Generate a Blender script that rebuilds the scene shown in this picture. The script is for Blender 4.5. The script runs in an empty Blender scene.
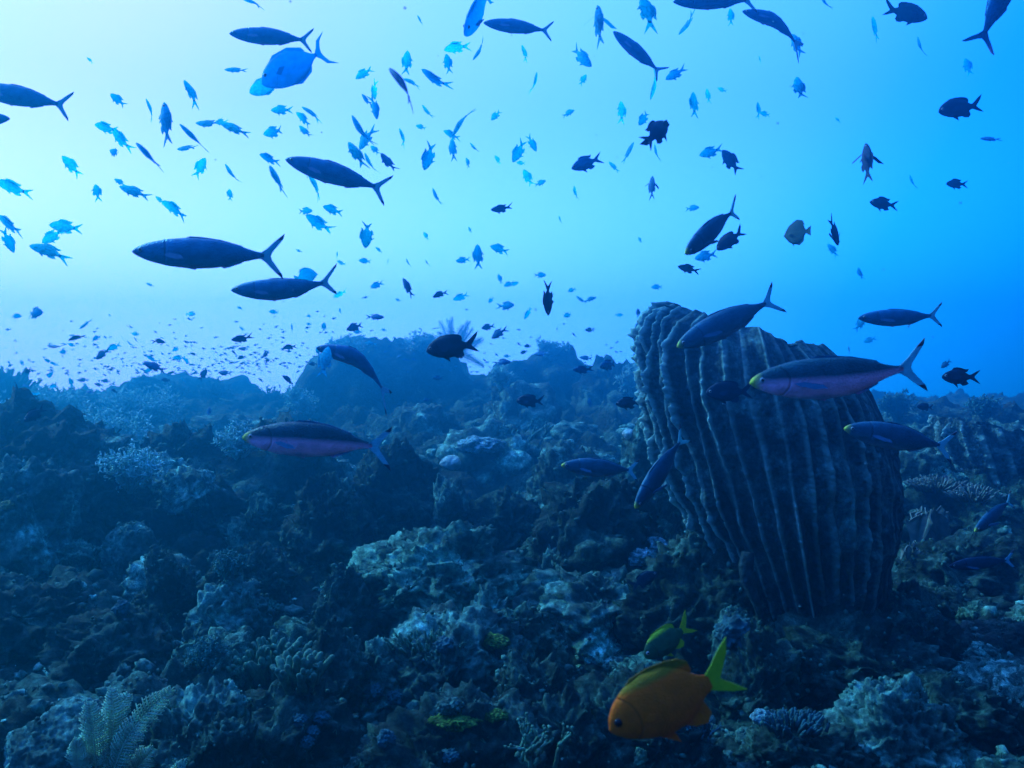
import bpy, bmesh, math, random
import numpy as np
from mathutils import Vector, Matrix
R = math.radians
sc = bpy.context.scene
COL = sc.collection

# water and light settings
HAZE_D = .085; HAZE_C = (.01, .60, .995, 1); HAZE_A = (0.3, .4, .5, 1); HAZE_G = .86
SUN_E = 5.0; SUN_C = (.20, .76, 1.0); ZEN_K = .4; ZEN_C = (.08, .58, 1.0); EXPO = 0.0
# ------------------------------------------------------------------ camera
F = 887.0; ZC = 1.0
cam_d = bpy.data.cameras.new("camera"); cam_d.sensor_width = 36.0; cam_d.lens = 36.0 * F / 1024
cam_d.clip_start = 0.02; cam_d.clip_end = 500
cam = bpy.data.objects.new("camera", cam_d); COL.objects.link(cam)
cam.location = (0, 0, ZC); cam.rotation_euler = (R(90), 0, 0)
sc.camera = cam
cam_d.dof.use_dof = True; cam_d.dof.focus_distance = 3.2; cam_d.dof.aperture_fstop = 8.0

# ------------------------------------------------------------------ light through the surface
SUN_AZ, SUN_EL = R(-58), R(36)       # azimuth from +Y towards +X, elevation
sd = Vector((math.sin(SUN_AZ) * math.cos(SUN_EL), math.cos(SUN_AZ) * math.cos(SUN_EL), math.sin(SUN_EL)))
sun_d = bpy.data.lights.new("sun", 'SUN'); sun_d.energy = SUN_E; sun_d.angle = R(3.0); sun_d.color = SUN_C
sun = bpy.data.objects.new("sun", sun_d); COL.objects.link(sun)
sun.rotation_euler = sd.to_track_quat('Z', 'Y').to_euler()
sun.location = sd * 20

world = bpy.data.worlds.new("World"); sc.world = world; world.use_nodes = True
nt = world.node_tree; nt.nodes.clear()
def N(nt, t, **kw):
    n = nt.nodes.new(t)
    for k, v in kw.items(): setattr(n, k, v)
    return n
def ramp(node, stops):
    cr = node.color_ramp
    while len(cr.elements) > 1: cr.elements.remove(cr.elements[-1])
    cr.elements[0].position = stops[0][0]; cr.elements[0].color = (*stops[0][1], 1)
    for p, c in stops[1:]:
        e = cr.elements.new(p); e.color = (*c, 1)
tc = N(nt, 'ShaderNodeTexCoord')
gl = Vector((math.sin(R(-45)) * math.cos(R(35)), math.cos(R(-45)) * math.cos(R(35)), math.sin(R(35))))
dp = N(nt, 'ShaderNodeVectorMath', operation='DOT_PRODUCT'); dp.inputs[1].default_value = gl
nt.links.new(tc.outputs['Generated'], dp.inputs[0])
mr = N(nt, 'ShaderNodeMapRange'); mr.inputs[1].default_value = -1; mr.inputs[2].default_value = 1
nt.links.new(dp.outputs['Value'], mr.inputs[0])
rp = N(nt, 'ShaderNodeValToRGB'); nt.links.new(mr.outputs[0], rp.inputs[0])
WORLD_STOPS = [(0.0, (.030, .010, .08)), (0.30, (.030, .02, .19)), (0.50, (.008, .06, .60)), (.60, (0, .22, 1.6)), (.645, (.002, .35, 2.3)), (.695, (.01, .46, 2.8)),
               (.725, (.035, .53, 3.1)), (.765, (.10, .64, 3.4)), (.80, (.15, .72, 3.6)), (.85, (.24, .83, 3.8)), (.90, (.38, .90, 3.9)), (.93, (.52, .91, 4.0)), (.96, (.76, .93, 4.0)), (1.0, (.92, .96, 4.0))]
ramp(rp, WORLD_STOPS)
sky = N(nt, 'ShaderNodeTexSky', sky_type='NISHITA'); sky.sun_disc = False
sky.sun_elevation = SUN_EL; sky.sun_rotation = SUN_AZ
tint = N(nt, 'ShaderNodeMix', data_type='RGBA', blend_type='MULTIPLY'); tint.inputs[0].default_value = 1
nt.links.new(sky.outputs[0], tint.inputs[6]); tint.inputs[7].default_value = (0.0, .002, .004, 1)
add = N(nt, 'ShaderNodeMix', data_type='RGBA', blend_type='ADD'); add.inputs[0].default_value = 1
nt.links.new(rp.outputs[0], add.inputs[6]); nt.links.new(tint.outputs[2], add.inputs[7])
bg = N(nt, 'ShaderNodeBackground'); bg.inputs[1].default_value = 1.0
# bright window of surface light overhead
sx = N(nt, 'ShaderNodeSeparateXYZ'); nt.links.new(tc.outputs['Generated'], sx.inputs[0])
zr = N(nt, 'ShaderNodeMapRange', interpolation_type='SMOOTHSTEP'); zr.inputs[1].default_value = .42; zr.inputs[2].default_value = .85
zr.inputs[3].default_value = 0; zr.inputs[4].default_value = ZEN_K
nt.links.new(sx.outputs['Z'], zr.inputs[0])
zc = N(nt, 'ShaderNodeVectorMath', operation='SCALE'); zc.inputs[0].default_value = ZEN_C; nt.links.new(zr.outputs[0], zc.inputs['Scale'])
add2 = N(nt, 'ShaderNodeMix', data_type='RGBA', blend_type='ADD'); add2.inputs[0].default_value = 1
nt.links.new(add.outputs[2], add2.inputs[6]); nt.links.new(zc.outputs[0], add2.inputs[7])
# level band of the backdrop brightened to make up for light lost in haze
ab = N(nt, 'ShaderNodeMath', operation='ABSOLUTE'); nt.links.new(sx.outputs['Z'], ab.inputs[0])
hz = N(nt, 'ShaderNodeMapRange', interpolation_type='SMOOTHSTEP'); hz.inputs[1].default_value = 0; hz.inputs[2].default_value = .32
hz.inputs[3].default_value = 2.8; hz.inputs[4].default_value = 1.0
nt.links.new(ab.outputs[0], hz.inputs[0]); nt.links.new(hz.outputs[0], bg.inputs[1])
nt.links.new(add2.outputs[2], bg.inputs[0])
wo = N(nt, 'ShaderNodeOutputWorld'); nt.links.new(bg.outputs[0], wo.inputs[0])

sc.view_settings.view_transform = 'Standard'; sc.view_settings.look = 'None'
sc.view_settings.exposure = EXPO; sc.view_settings.gamma = 1.0; sc.view_settings.use_curve_mapping = False
sc.render.engine = 'CYCLES'
cy = sc.cycles
cy.use_denoising = True
try: cy.denoiser = 'OPENIMAGEDENOISE'
except Exception: pass
cy.max_bounces = 4; cy.diffuse_bounces = 2; cy.glossy_bounces = 1; cy.transmission_bounces = 2; cy.transparent_max_bounces = 6
cy.volume_bounces = 0
cy.sample_clamp_indirect = 4

# ------------------------------------------------------------------ helpers
def at(px, py, Y):
    if Y > 6: Y = 6 + (Y - 6) * 1.9        # the far reef stands well back

    return Vector(((px - 512) / F * Y, Y, ZC - (py - 384) / F * Y))

_rs = np.random.RandomState(7)
PERM = np.concatenate([_rs.permutation(256)] * 3)
GRAD = _rs.normal(size=(256, 3)); GRAD /= np.linalg.norm(GRAD, axis=1)[:, None]
def pnoise(P, seed=0):
    P = np.asarray(P, float) + seed * 17.31
    I = np.floor(P).astype(int); f = P - I; I &= 255
    u = f * f * f * (f * (f * 6 - 15) + 10)
    out = 0
    for a in (0, 1):
        wa = u[:, 0] if a else 1 - u[:, 0]
        for b in (0, 1):
            wb = u[:, 1] if b else 1 - u[:, 1]
            for c in (0, 1):
                wc = u[:, 2] if c else 1 - u[:, 2]
                h = PERM[PERM[PERM[(I[:, 0] + a) & 255] + ((I[:, 1] + b) & 255)] + ((I[:, 2] + c) & 255)]
                g = GRAD[h]
                out = out + wa * wb * wc * (g[:, 0] * (f[:, 0] - a) + g[:, 1] * (f[:, 1] - b) + g[:, 2] * (f[:, 2] - c))
    return out * 1.5
def fbm(P, o=4, seed=0, gain=.5):
    s = 0; a = 1
    for i in range(o):
        s = s + a * pnoise(P * 2.03 ** i, seed + i * 3); a *= gain
    return s
def ridged(P, o=4, seed=0, gain=.5):
    s = 0; a = 1
    for i in range(o):
        s = s + a * (1 - 2 * np.abs(pnoise(P * 2.1 ** i, seed + i * 3))); a *= gain
    return s
RND = _rs.rand(256, 3)
def worley(P, seed=0):
    """distance to the nearest feature point"""
    P = np.asarray(P, float) + seed * 13.7
    I = np.floor(P).astype(int); f = P - I
    best = np.full(len(P), 9.0)
    for a in (-1, 0, 1):
        for b in (-1, 0, 1):
            for c in (-1, 0, 1):
                h = PERM[PERM[PERM[(I[:, 0] + a) & 255] + ((I[:, 1] + b) & 255)] + ((I[:, 2] + c) & 255)]
                q = RND[h]
                d = (q[:, 0] + a - f[:, 0]) ** 2 + (q[:, 1] + b - f[:, 1]) ** 2 + (q[:, 2] + c - f[:, 2]) ** 2
                best = np.minimum(best, d)
    return np.sqrt(best)
def sstep(a, b, x):
    t = np.clip((x - a) / (b - a), 0, 1); return t * t * (3 - 2 * t)

def np_mesh(name, V, Fc, smooth=True):
    """V (n,3), Fc (m,k) constant k"""
    me = bpy.data.meshes.new(name)
    V = np.asarray(V, np.float32); Fc = np.asarray(Fc, np.int32)
    me.vertices.add(len(V)); me.vertices.foreach_set('co', V.ravel())
    k = Fc.shape[1]
    me.loops.add(Fc.size); me.loops.foreach_set('vertex_index', Fc.ravel())
    me.polygons.add(len(Fc)); me.polygons.foreach_set('loop_start', np.arange(0, Fc.size, k, dtype=np.int32))
    me.polygons.foreach_set('use_smooth', np.full(len(Fc), smooth))
    me.update(calc_edges=True); me.validate()
    return me
def link(name, me, mat=None, parent=None, loc=None, kind=None, label=None, cat=None, group=None):
    o = bpy.data.objects.new(name, me); COL.objects.link(o)
    if mat is not None and me is not None and not me.materials: me.materials.append(mat)
    if parent is not None: o.parent = parent
    if loc is not None: o.location = loc
    if kind: o['kind'] = kind
    if label: o['label'] = label
    if cat: o['category'] = cat
    if group: o['group'] = group
    return o
def grid_faces(nu, nv, wrap=False):
    """verts indexed i*nv+j ; wrap in j"""
    i = np.arange(nu - 1)[:, None]; j = np.arange(nv if wrap else nv - 1)[None, :]
    j2 = (j + 1) % nv
    a = i * nv + j; b = i * nv + j2; c = (i + 1) * nv + j2; d = (i + 1) * nv + j
    return np.stack([a, b, c, d], -1).reshape(-1, 4)
# ------------------------------------------------------------------ materials
def mat_base(name, rough=.85):
    m = bpy.data.materials.new(name); m.use_nodes = True
    nt = m.node_tree; b = nt.nodes['Principled BSDF']; b.inputs['Roughness'].default_value = rough
    b.inputs['Specular IOR Level'].default_value = .15
    return m, nt, b
def reef_mat(name, stops, scale=1.0, bump=.5, patch=2.2, knob=38, detail=None, rough=.9):
    """encrusted reef: mottled colour from two noises, pitted/knobbly bump"""
    m, nt, b = mat_base(name, rough)
    L = nt.links.new
    tc = N(nt, 'ShaderNodeTexCoord')
    n1 = N(nt, 'ShaderNodeTexNoise'); n1.inputs['Scale'].default_value = patch * scale; n1.inputs['Detail'].default_value = 8; n1.inputs['Roughness'].default_value = .68
    n1.inputs['Distortion'].default_value = .6
    L(tc.outputs['Object'], n1.inputs['Vector'])
    r1 = N(nt, 'ShaderNodeValToRGB'); ramp(r1, stops); L(n1.outputs['Fac'], r1.inputs[0])
    n2 = N(nt, 'ShaderNodeTexNoise'); n2.inputs['Scale'].default_value = 34 * scale; n2.inputs['Detail'].default_value = 9; n2.inputs['Roughness'].default_value = .8
    L(tc.outputs['Object'], n2.inputs['Vector'])
    r2 = N(nt, 'ShaderNodeValToRGB'); ramp(r2, [(0.32, (.3, .3, .3)), (.46, (.9, .9, .9)), (.56, (1.9, 1.9, 1.85)), (.68, (4.2, 4.2, 4.0))]); L(n2.outputs['Fac'], r2.inputs[0])
    mx = N(nt, 'ShaderNodeMix', data_type='RGBA', blend_type='MULTIPLY'); mx.inputs[0].default_value = 1
    L(r1.outputs[0], mx.inputs[6]); L(r2.outputs[0], mx.inputs[7]); L(mx.outputs[2], b.inputs['Base Color'])
    v = N(nt, 'ShaderNodeTexVoronoi'); v.inputs['Scale'].default_value = knob * scale; L(tc.outputs['Object'], v.inputs['Vector'])
    n3 = N(nt, 'ShaderNodeTexNoise'); n3.inputs['Scale'].default_value = 22 * scale; n3.inputs['Detail'].default_value = 12; n3.inputs['Roughness'].default_value = .8
    L(tc.outputs['Object'], n3.inputs['Vector'])
    ma = N(nt, 'ShaderNodeMath', operation='MULTIPLY_ADD'); ma.inputs[1].default_value = -.5
    L(v.outputs['Distance'], ma.inputs[0]); L(n3.outputs['Fac'], ma.inputs[2])
    bp = N(nt, 'ShaderNodeBump'); bp.inputs['Strength'].default_value = bump; bp.inputs['Distance'].default_value = .09 / scale
    L(ma.outputs[0], bp.inputs['Height']); L(bp.outputs[0], b.inputs['Normal'])
    return m
M = {}
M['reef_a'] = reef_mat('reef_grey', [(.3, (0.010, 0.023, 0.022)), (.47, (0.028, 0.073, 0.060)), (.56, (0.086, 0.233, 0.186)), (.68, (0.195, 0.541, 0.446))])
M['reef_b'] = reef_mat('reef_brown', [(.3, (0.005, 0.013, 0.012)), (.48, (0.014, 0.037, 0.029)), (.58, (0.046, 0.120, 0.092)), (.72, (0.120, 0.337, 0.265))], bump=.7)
M['reef_c'] = reef_mat('reef_olive', [(.3, (0.008, 0.022, 0.017)), (.47, (0.022, 0.064, 0.045)), (.58, (0.063, 0.181, 0.130)), (.72, (0.138, 0.407, 0.288))], patch=4)
M['sand'] = reef_mat('rubble_floor', [(.3, (0.005, 0.013, 0.011)), (.47, (0.013, 0.037, 0.029)), (.58, (0.039, 0.107, 0.081)), (.72, (0.093, 0.261, 0.206))], bump=.8, patch=1.3, knob=30)
M['sponge'] = reef_mat('sponge_skin', [(.3, (0.007, 0.014, 0.016)), (.5, (0.016, 0.040, 0.040)), (.62, (0.046, 0.114, 0.107)), (.75, (0.092, 0.247, 0.214))], bump=.55, patch=5, knob=60)
M['soft'] = reef_mat('soft_coral', [(.3, (0.055, 0.123, 0.132)), (.5, (0.121, 0.266, 0.286)), (.7, (0.231, 0.475, 0.506))], bump=.5, patch=7, knob=90)
M['pale'] = reef_mat('pale_encrusting', [(.3, (.4, .42, .40)), (.6, (.66, .68, .66))], bump=.3, patch=6)
M['blueish'] = reef_mat('lilac_sponge', [(.3, (.18, .2, .34)), (.6, (.36, .40, .58))], bump=.35, patch=8)
M['algae'] = reef_mat('green_algae', [(.3, (.02, .045, .012)), (.5, (.05, .12, .02)), (.7, (.13, .25, .04))], bump=.7, patch=12, knob=120)

# rib crests worn pale, lightened further to paint in their sunlit edges
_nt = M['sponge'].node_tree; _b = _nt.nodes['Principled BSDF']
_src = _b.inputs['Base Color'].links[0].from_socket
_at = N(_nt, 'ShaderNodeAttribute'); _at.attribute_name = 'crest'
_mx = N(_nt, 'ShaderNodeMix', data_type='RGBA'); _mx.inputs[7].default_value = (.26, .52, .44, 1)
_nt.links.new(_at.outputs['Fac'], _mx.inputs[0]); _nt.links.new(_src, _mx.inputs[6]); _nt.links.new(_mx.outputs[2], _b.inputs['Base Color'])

def plain(name, col, rough=.6, var=.35, scale=30, spec=.3, bump=0, rays=0, trans=0):
    m, nt, b = mat_base(name, rough); b.inputs['Specular IOR Level'].default_value = spec
    tc = N(nt, 'ShaderNodeTexCoord'); n = N(nt, 'ShaderNodeTexNoise'); n.inputs['Scale'].default_value = scale; n.inputs['Detail'].default_value = 4
    nt.links.new(tc.outputs['Object'], n.inputs['Vector'])
    r = N(nt, 'ShaderNodeValToRGB'); ramp(r, [(.3, tuple(c * (1 - var) for c in col)), (.7, tuple(min(1, c * (1 + var)) for c in col))])
    nt.links.new(n.outputs['Fac'], r.inputs[0]); nt.links.new(r.outputs[0], b.inputs['Base Color'])
    if bump:
        bp = N(nt, 'ShaderNodeBump'); bp.inputs['Strength'].default_value = bump; bp.inputs['Distance'].default_value = .01
        nt.links.new(n.outputs['Fac'], bp.inputs['Height']); nt.links.new(bp.outputs[0], b.inputs['Normal'])
    if rays:                                    # fin rays fan out from the fin's root
        w = N(nt, 'ShaderNodeTexWave', wave_type='BANDS', bands_direction='Z'); w.inputs['Scale'].default_value = rays; w.inputs['Distortion'].default_value = 1.5
        nt.links.new(tc.outputs['Object'], w.inputs['Vector'])
        mm = N(nt, 'ShaderNodeMapRange'); mm.inputs[3].default_value = .55; mm.inputs[4].default_value = 1.1; nt.links.new(w.outputs['Fac'], mm.inputs[0])
        vm = N(nt, 'ShaderNodeVectorMath', operation='SCALE'); nt.links.new(r.outputs[0], vm.inputs[0]); nt.links.new(mm.outputs[0], vm.inputs['Scale']); nt.links.new(vm.outputs[0], b.inputs['Base Color'])
    if trans:
        tr = N(nt, 'ShaderNodeBsdfTranslucent'); nt.links.new(r.outputs[0], tr.inputs['Color'])
        ms = N(nt, 'ShaderNodeMixShader'); ms.inputs[0].default_value = trans; out = nt.nodes['Material Output']
        nt.links.new(b.outputs[0], ms.inputs[1]); nt.links.new(tr.outputs[0], ms.inputs[2]); nt.links.new(ms.outputs[0], out.inputs['Surface'])
    return m
M['frond'] = plain('hydroid_frond', (.45, .72, .50), .8, trans=.4)
M['finger'] = plain('finger_coral', (.06, .16, .10), .9, .55, 60, bump=.4)
M['teal_soft'] = plain('teal_soft_coral', (.22, .55, .50), .8, .4, 9)
M['dark_soft'] = plain('dark_soft_coral', (.03, .17, .15), .8, .4, 9)
M['crinoid'] = plain('feather_star', (.12, .40, .45), .8, .3, 9)
M['white'] = plain('white_sponge', (.30, .48, .46), .8, .4, 20, bump=.4)
M['lilac'] = plain('lilac_sponge_lobes', (.012, .075, .085), .9, .5, 25, bump=.4)
M['cream'] = plain('cream_coral', (.13, .19, .16), .8, .35, 40, bump=.5)
M['yellow'] = plain('yellow_coral', (.14, .20, .06), .8, .3, 30)

M['turf'] = plain('algae_turf', (.03, .09, .06), .95, .6, 6)
M['crumb'] = plain('coral_crumb', (.035, .11, .08), .95, .7, 8)
# ------------------------------------------------------------------ haze: the water's own scattering
HX0, HX1, HY0, HY1, HZ0, HZ1 = -32, 32, -13, 34, -3.0, 4.2
me = bpy.data.meshes.new('haze'); bm = bmesh.new(); bmesh.ops.create_cube(bm, size=1)
for v in bm.verts:
    v.co = Vector((HX0 + (v.co.x + .5) * (HX1 - HX0), HY0 + (v.co.y + .5) * (HY1 - HY0), HZ0 + (v.co.z + .5) * (HZ1 - HZ0)))
bm.to_mesh(me); bm.free()
hm = bpy.data.materials.new('water_haze'); hm.use_nodes = True; hnt = hm.node_tree; hnt.nodes.clear()
pv = N(hnt, 'ShaderNodeVolumePrincipled'); pv.inputs['Density'].default_value = HAZE_D
pv.inputs['Color'].default_value = HAZE_C; pv.inputs['Absorption Color'].default_value = HAZE_A
pv.inputs['Anisotropy'].default_value = HAZE_G
ho = N(hnt, 'ShaderNodeOutputMaterial'); hnt.links.new(pv.outputs[0], ho.inputs['Volume'])
link('haze', me, hm, kind='stuff', label='blue water haze thickening with distance over the reef')

# ------------------------------------------------------------------ sea floor
def hmacro(x, y):
    yy = np.array([-20, 1.5, 2.3, 3.2, 4.2, 5.5, 7.5, 10, 14, 18, 23, 28, 34])
    zz = np.array([.0, -.04, -.02, .01, .06, .14, .28, .40, .50, .56, .45, .0, -1.0])
    z = np.interp(y, yy, zz)
    def bump(cx, cy, rx, ry, h):
        d = ((x - cx) / rx) ** 2 + ((y - cy) / ry) ** 2
        return h * np.exp(-d)
    z = z + bump(-2.6, 4.6, 1.3, 1.0, .30) + bump(-4.8, 7, 2, 2, .35) + bump(1.0, 3.3, .6, .5, .05)
    z = z + bump(3.0, 5.6, 1.6, 1.3, .38) + bump(6, 9, 2.5, 2.5, .15) - bump(-.5, 3.0, .5, .5, .06) - bump(-3.8, 10.5, 1.8, 3.5, .22)
    z = z + bump(-.2, 8.5, 1.4, 1.4, .08) - bump(8, 14, 5, 5, .5)
    return z
def hfull(x, y):
    P = np.stack([x, y, np.zeros_like(x)], -1)
    w = fbm(P * .9, 3, 5) * .5
    Q = P + np.stack([w, -w, 0 * w], -1)
    z = hmacro(x, y)
    far = np.clip((y - 1.5) / 6, .35, 1.6)
    z = z + (ridged(Q * .75, 5, 11, .55) - .9) * .17 * far
    z = z + fbm(P * 2.6, 4, 21) * .07
    k = 1 - worley(Q * 3.2, 3); z = z + sstep(.25, .9, k) * .13 * (0.4 + sstep(-.1, .3, pnoise(P * .8, 9)))
    k = 1 - worley(Q * 9, 4); z = z + sstep(.1,.85,k) * .045
    k = 1 - worley(P * 21, 6); z = z + k * .022
    z = z + fbm(P * 30, 3, 30, .6) * .012
    return z
nr, ncol = 760, 620
ys = np.concatenate([[-12, -4, 0.2], np.geomspace(1.2, 24, nr - 23), np.geomspace(24.3, 33.8, 20)]); nr = len(ys)
s = np.linspace(-1, 1, ncol)
s = np.sign(s) * (np.abs(s) * .62 + np.abs(s) ** 5 * 1.0)
hw = np.maximum(np.abs(ys), 1.5)
X = s[None, :] * hw[:, None] * 1.25; X = np.clip(X, -31.8, 31.8); Yg = np.repeat(ys[:, None], ncol, 1)
Z = hfull(X.ravel(), Yg.ravel())
me = np_mesh('sea_floor', np.stack([X.ravel(), Yg.ravel(), Z], -1), grid_faces(nr, ncol)[:, ::-1])
link('sea_floor', me, M['sand'], kind='structure', label='rugged rubble and dead coral covered sea floor')
def gz(x, y):
    return float(hfull(np.array([x]), np.array([y]))[0])

# ------------------------------------------------------------------ rocks and coral heads
_ico = {}
def ico(n):
    if n not in _ico:
        bm = bmesh.new(); bmesh.ops.create_icosphere(bm, subdivisions=n, radius=1)
        V = np.array([v.co[:] for v in bm.verts]); Fc = np.array([[v.index for v in f.verts] for f in bm.faces]); bm.free()
        _ico[n] = (V, Fc)
    return _ico[n]
def rock_mesh(name, dims, seed, sub=6, style='rugged', f=1.0):
    """dims: half sizes in metres; style rugged | knobby | smooth | branchy"""
    V, Fc = ico(sub)
    d = np.array(dims, float)
    S = V * d                      # metric
    m = d.mean()
    P = S / m
    wv = np.stack([fbm(P * .9 * f, 3, seed + k) for k in (1, 40, 80)], -1)
    if style == 'dome':
        V = V / ((np.abs(V) ** 3.2).sum(1) ** (1 / 3.2))[:, None]; S = V * d; P = S / m
        D = .05 * (ridged(P * 1.1, 3, seed) - .7) + .05 * sstep(.2, .9, 1 - worley(P * 3.2, seed)); wamp = .10
    elif style == 'rugged':
        D = .30 * (ridged(P * .9 * f + wv * .6, 5, seed, .55) - .7) + .10 * fbm(P * 4 * f, 4, seed + 5)
        D = D + .05 * (1 - worley(P * 5 * f + wv, seed))
        wamp = .42
    elif style == 'knobby':
        D = .16 * (ridged(P * .8 * f, 3, seed) - .7)
        k = 1 - worley(P * 2.6 * f + wv * .4, seed); D = D + .30 * sstep(.2, .95, k)
        k = 1 - worley(P * 7 * f, seed + 2); D = D + .10 * sstep(.1, .9, k)
        wamp = .28
    elif style == 'smooth':
        D = .10 * (ridged(P * .9 * f, 3, seed) - .7) + .05 * (1 - worley(P * 4 * f, seed)) + .02 * fbm(P * 9, 3, seed)
        wamp = .14
    else:  # craggy
        D = .26 * (ridged(P * 1.5 * f + wv * .5, 5, seed, .6) - .75) + .10 * sstep(.2, .9, 1 - worley(P * 4.5 * f + wv, seed + 1))
        wamp = .34
    D = D + .035 * fbm(P * 11, 4, seed + 9, .65) + .045 * sstep(.1, .8, 1 - worley(P * 13 + wv * 2, seed + 3)) + .02 * (1 - worley(P * 27, seed + 4))
    out = S * (1 + D[:, None]) + wv * wamp * m * np.array([1, 1, .7])
    return np_mesh(name, out, Fc)
RANK = {}
LAND = []     # landmarks: (px, py, phrase)
AUTO = []     # objects whose label is finished at the end: (obj, px, py, head phrase, size)
def px_of(v):
    v = Vector(v); return 512 + v.x / v.y * F, 384 - (v.z - ZC) / v.y * F
def rock(px, ptop, wpx, hpx, Y, seed, style='rugged', mat='reef_a', sub=6, label=None, name='coral_rock', cat='rock', group=None, depth=None, f=1.0, rz=0):
    """a rock whose visible top sits at (px, ptop), wpx wide and hpx tall at distance Y"""
    Yr = 6 + (Y - 6) * 1.9 if Y > 6 else Y
    w = wpx / F * Yr / 2; h = hpx / F * Yr / 2
    c = at(px, ptop + hpx / 2, Y)
    top = c.z + h; low = min(gz(c.x + a * w * .5, c.y + b * w * .5) for a in (-1, 0, 1) for b in (-1, 0, 1)) - .04
    if c.z - h * .6 > low:                      # sit it well into the floor
        h = (top - low) / 1.6; c.z = top - h
    dims = (w * .86, (depth or w) * .86, h * .86)
    me = rock_mesh(name, dims, seed, sub, style, f)
    o = link(name, me, M[mat], loc=c, label=label, cat=cat, group=group)
    o.rotation_euler.z = rz
    return o
RN, RC = 'coral_rock', 'rock'
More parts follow.
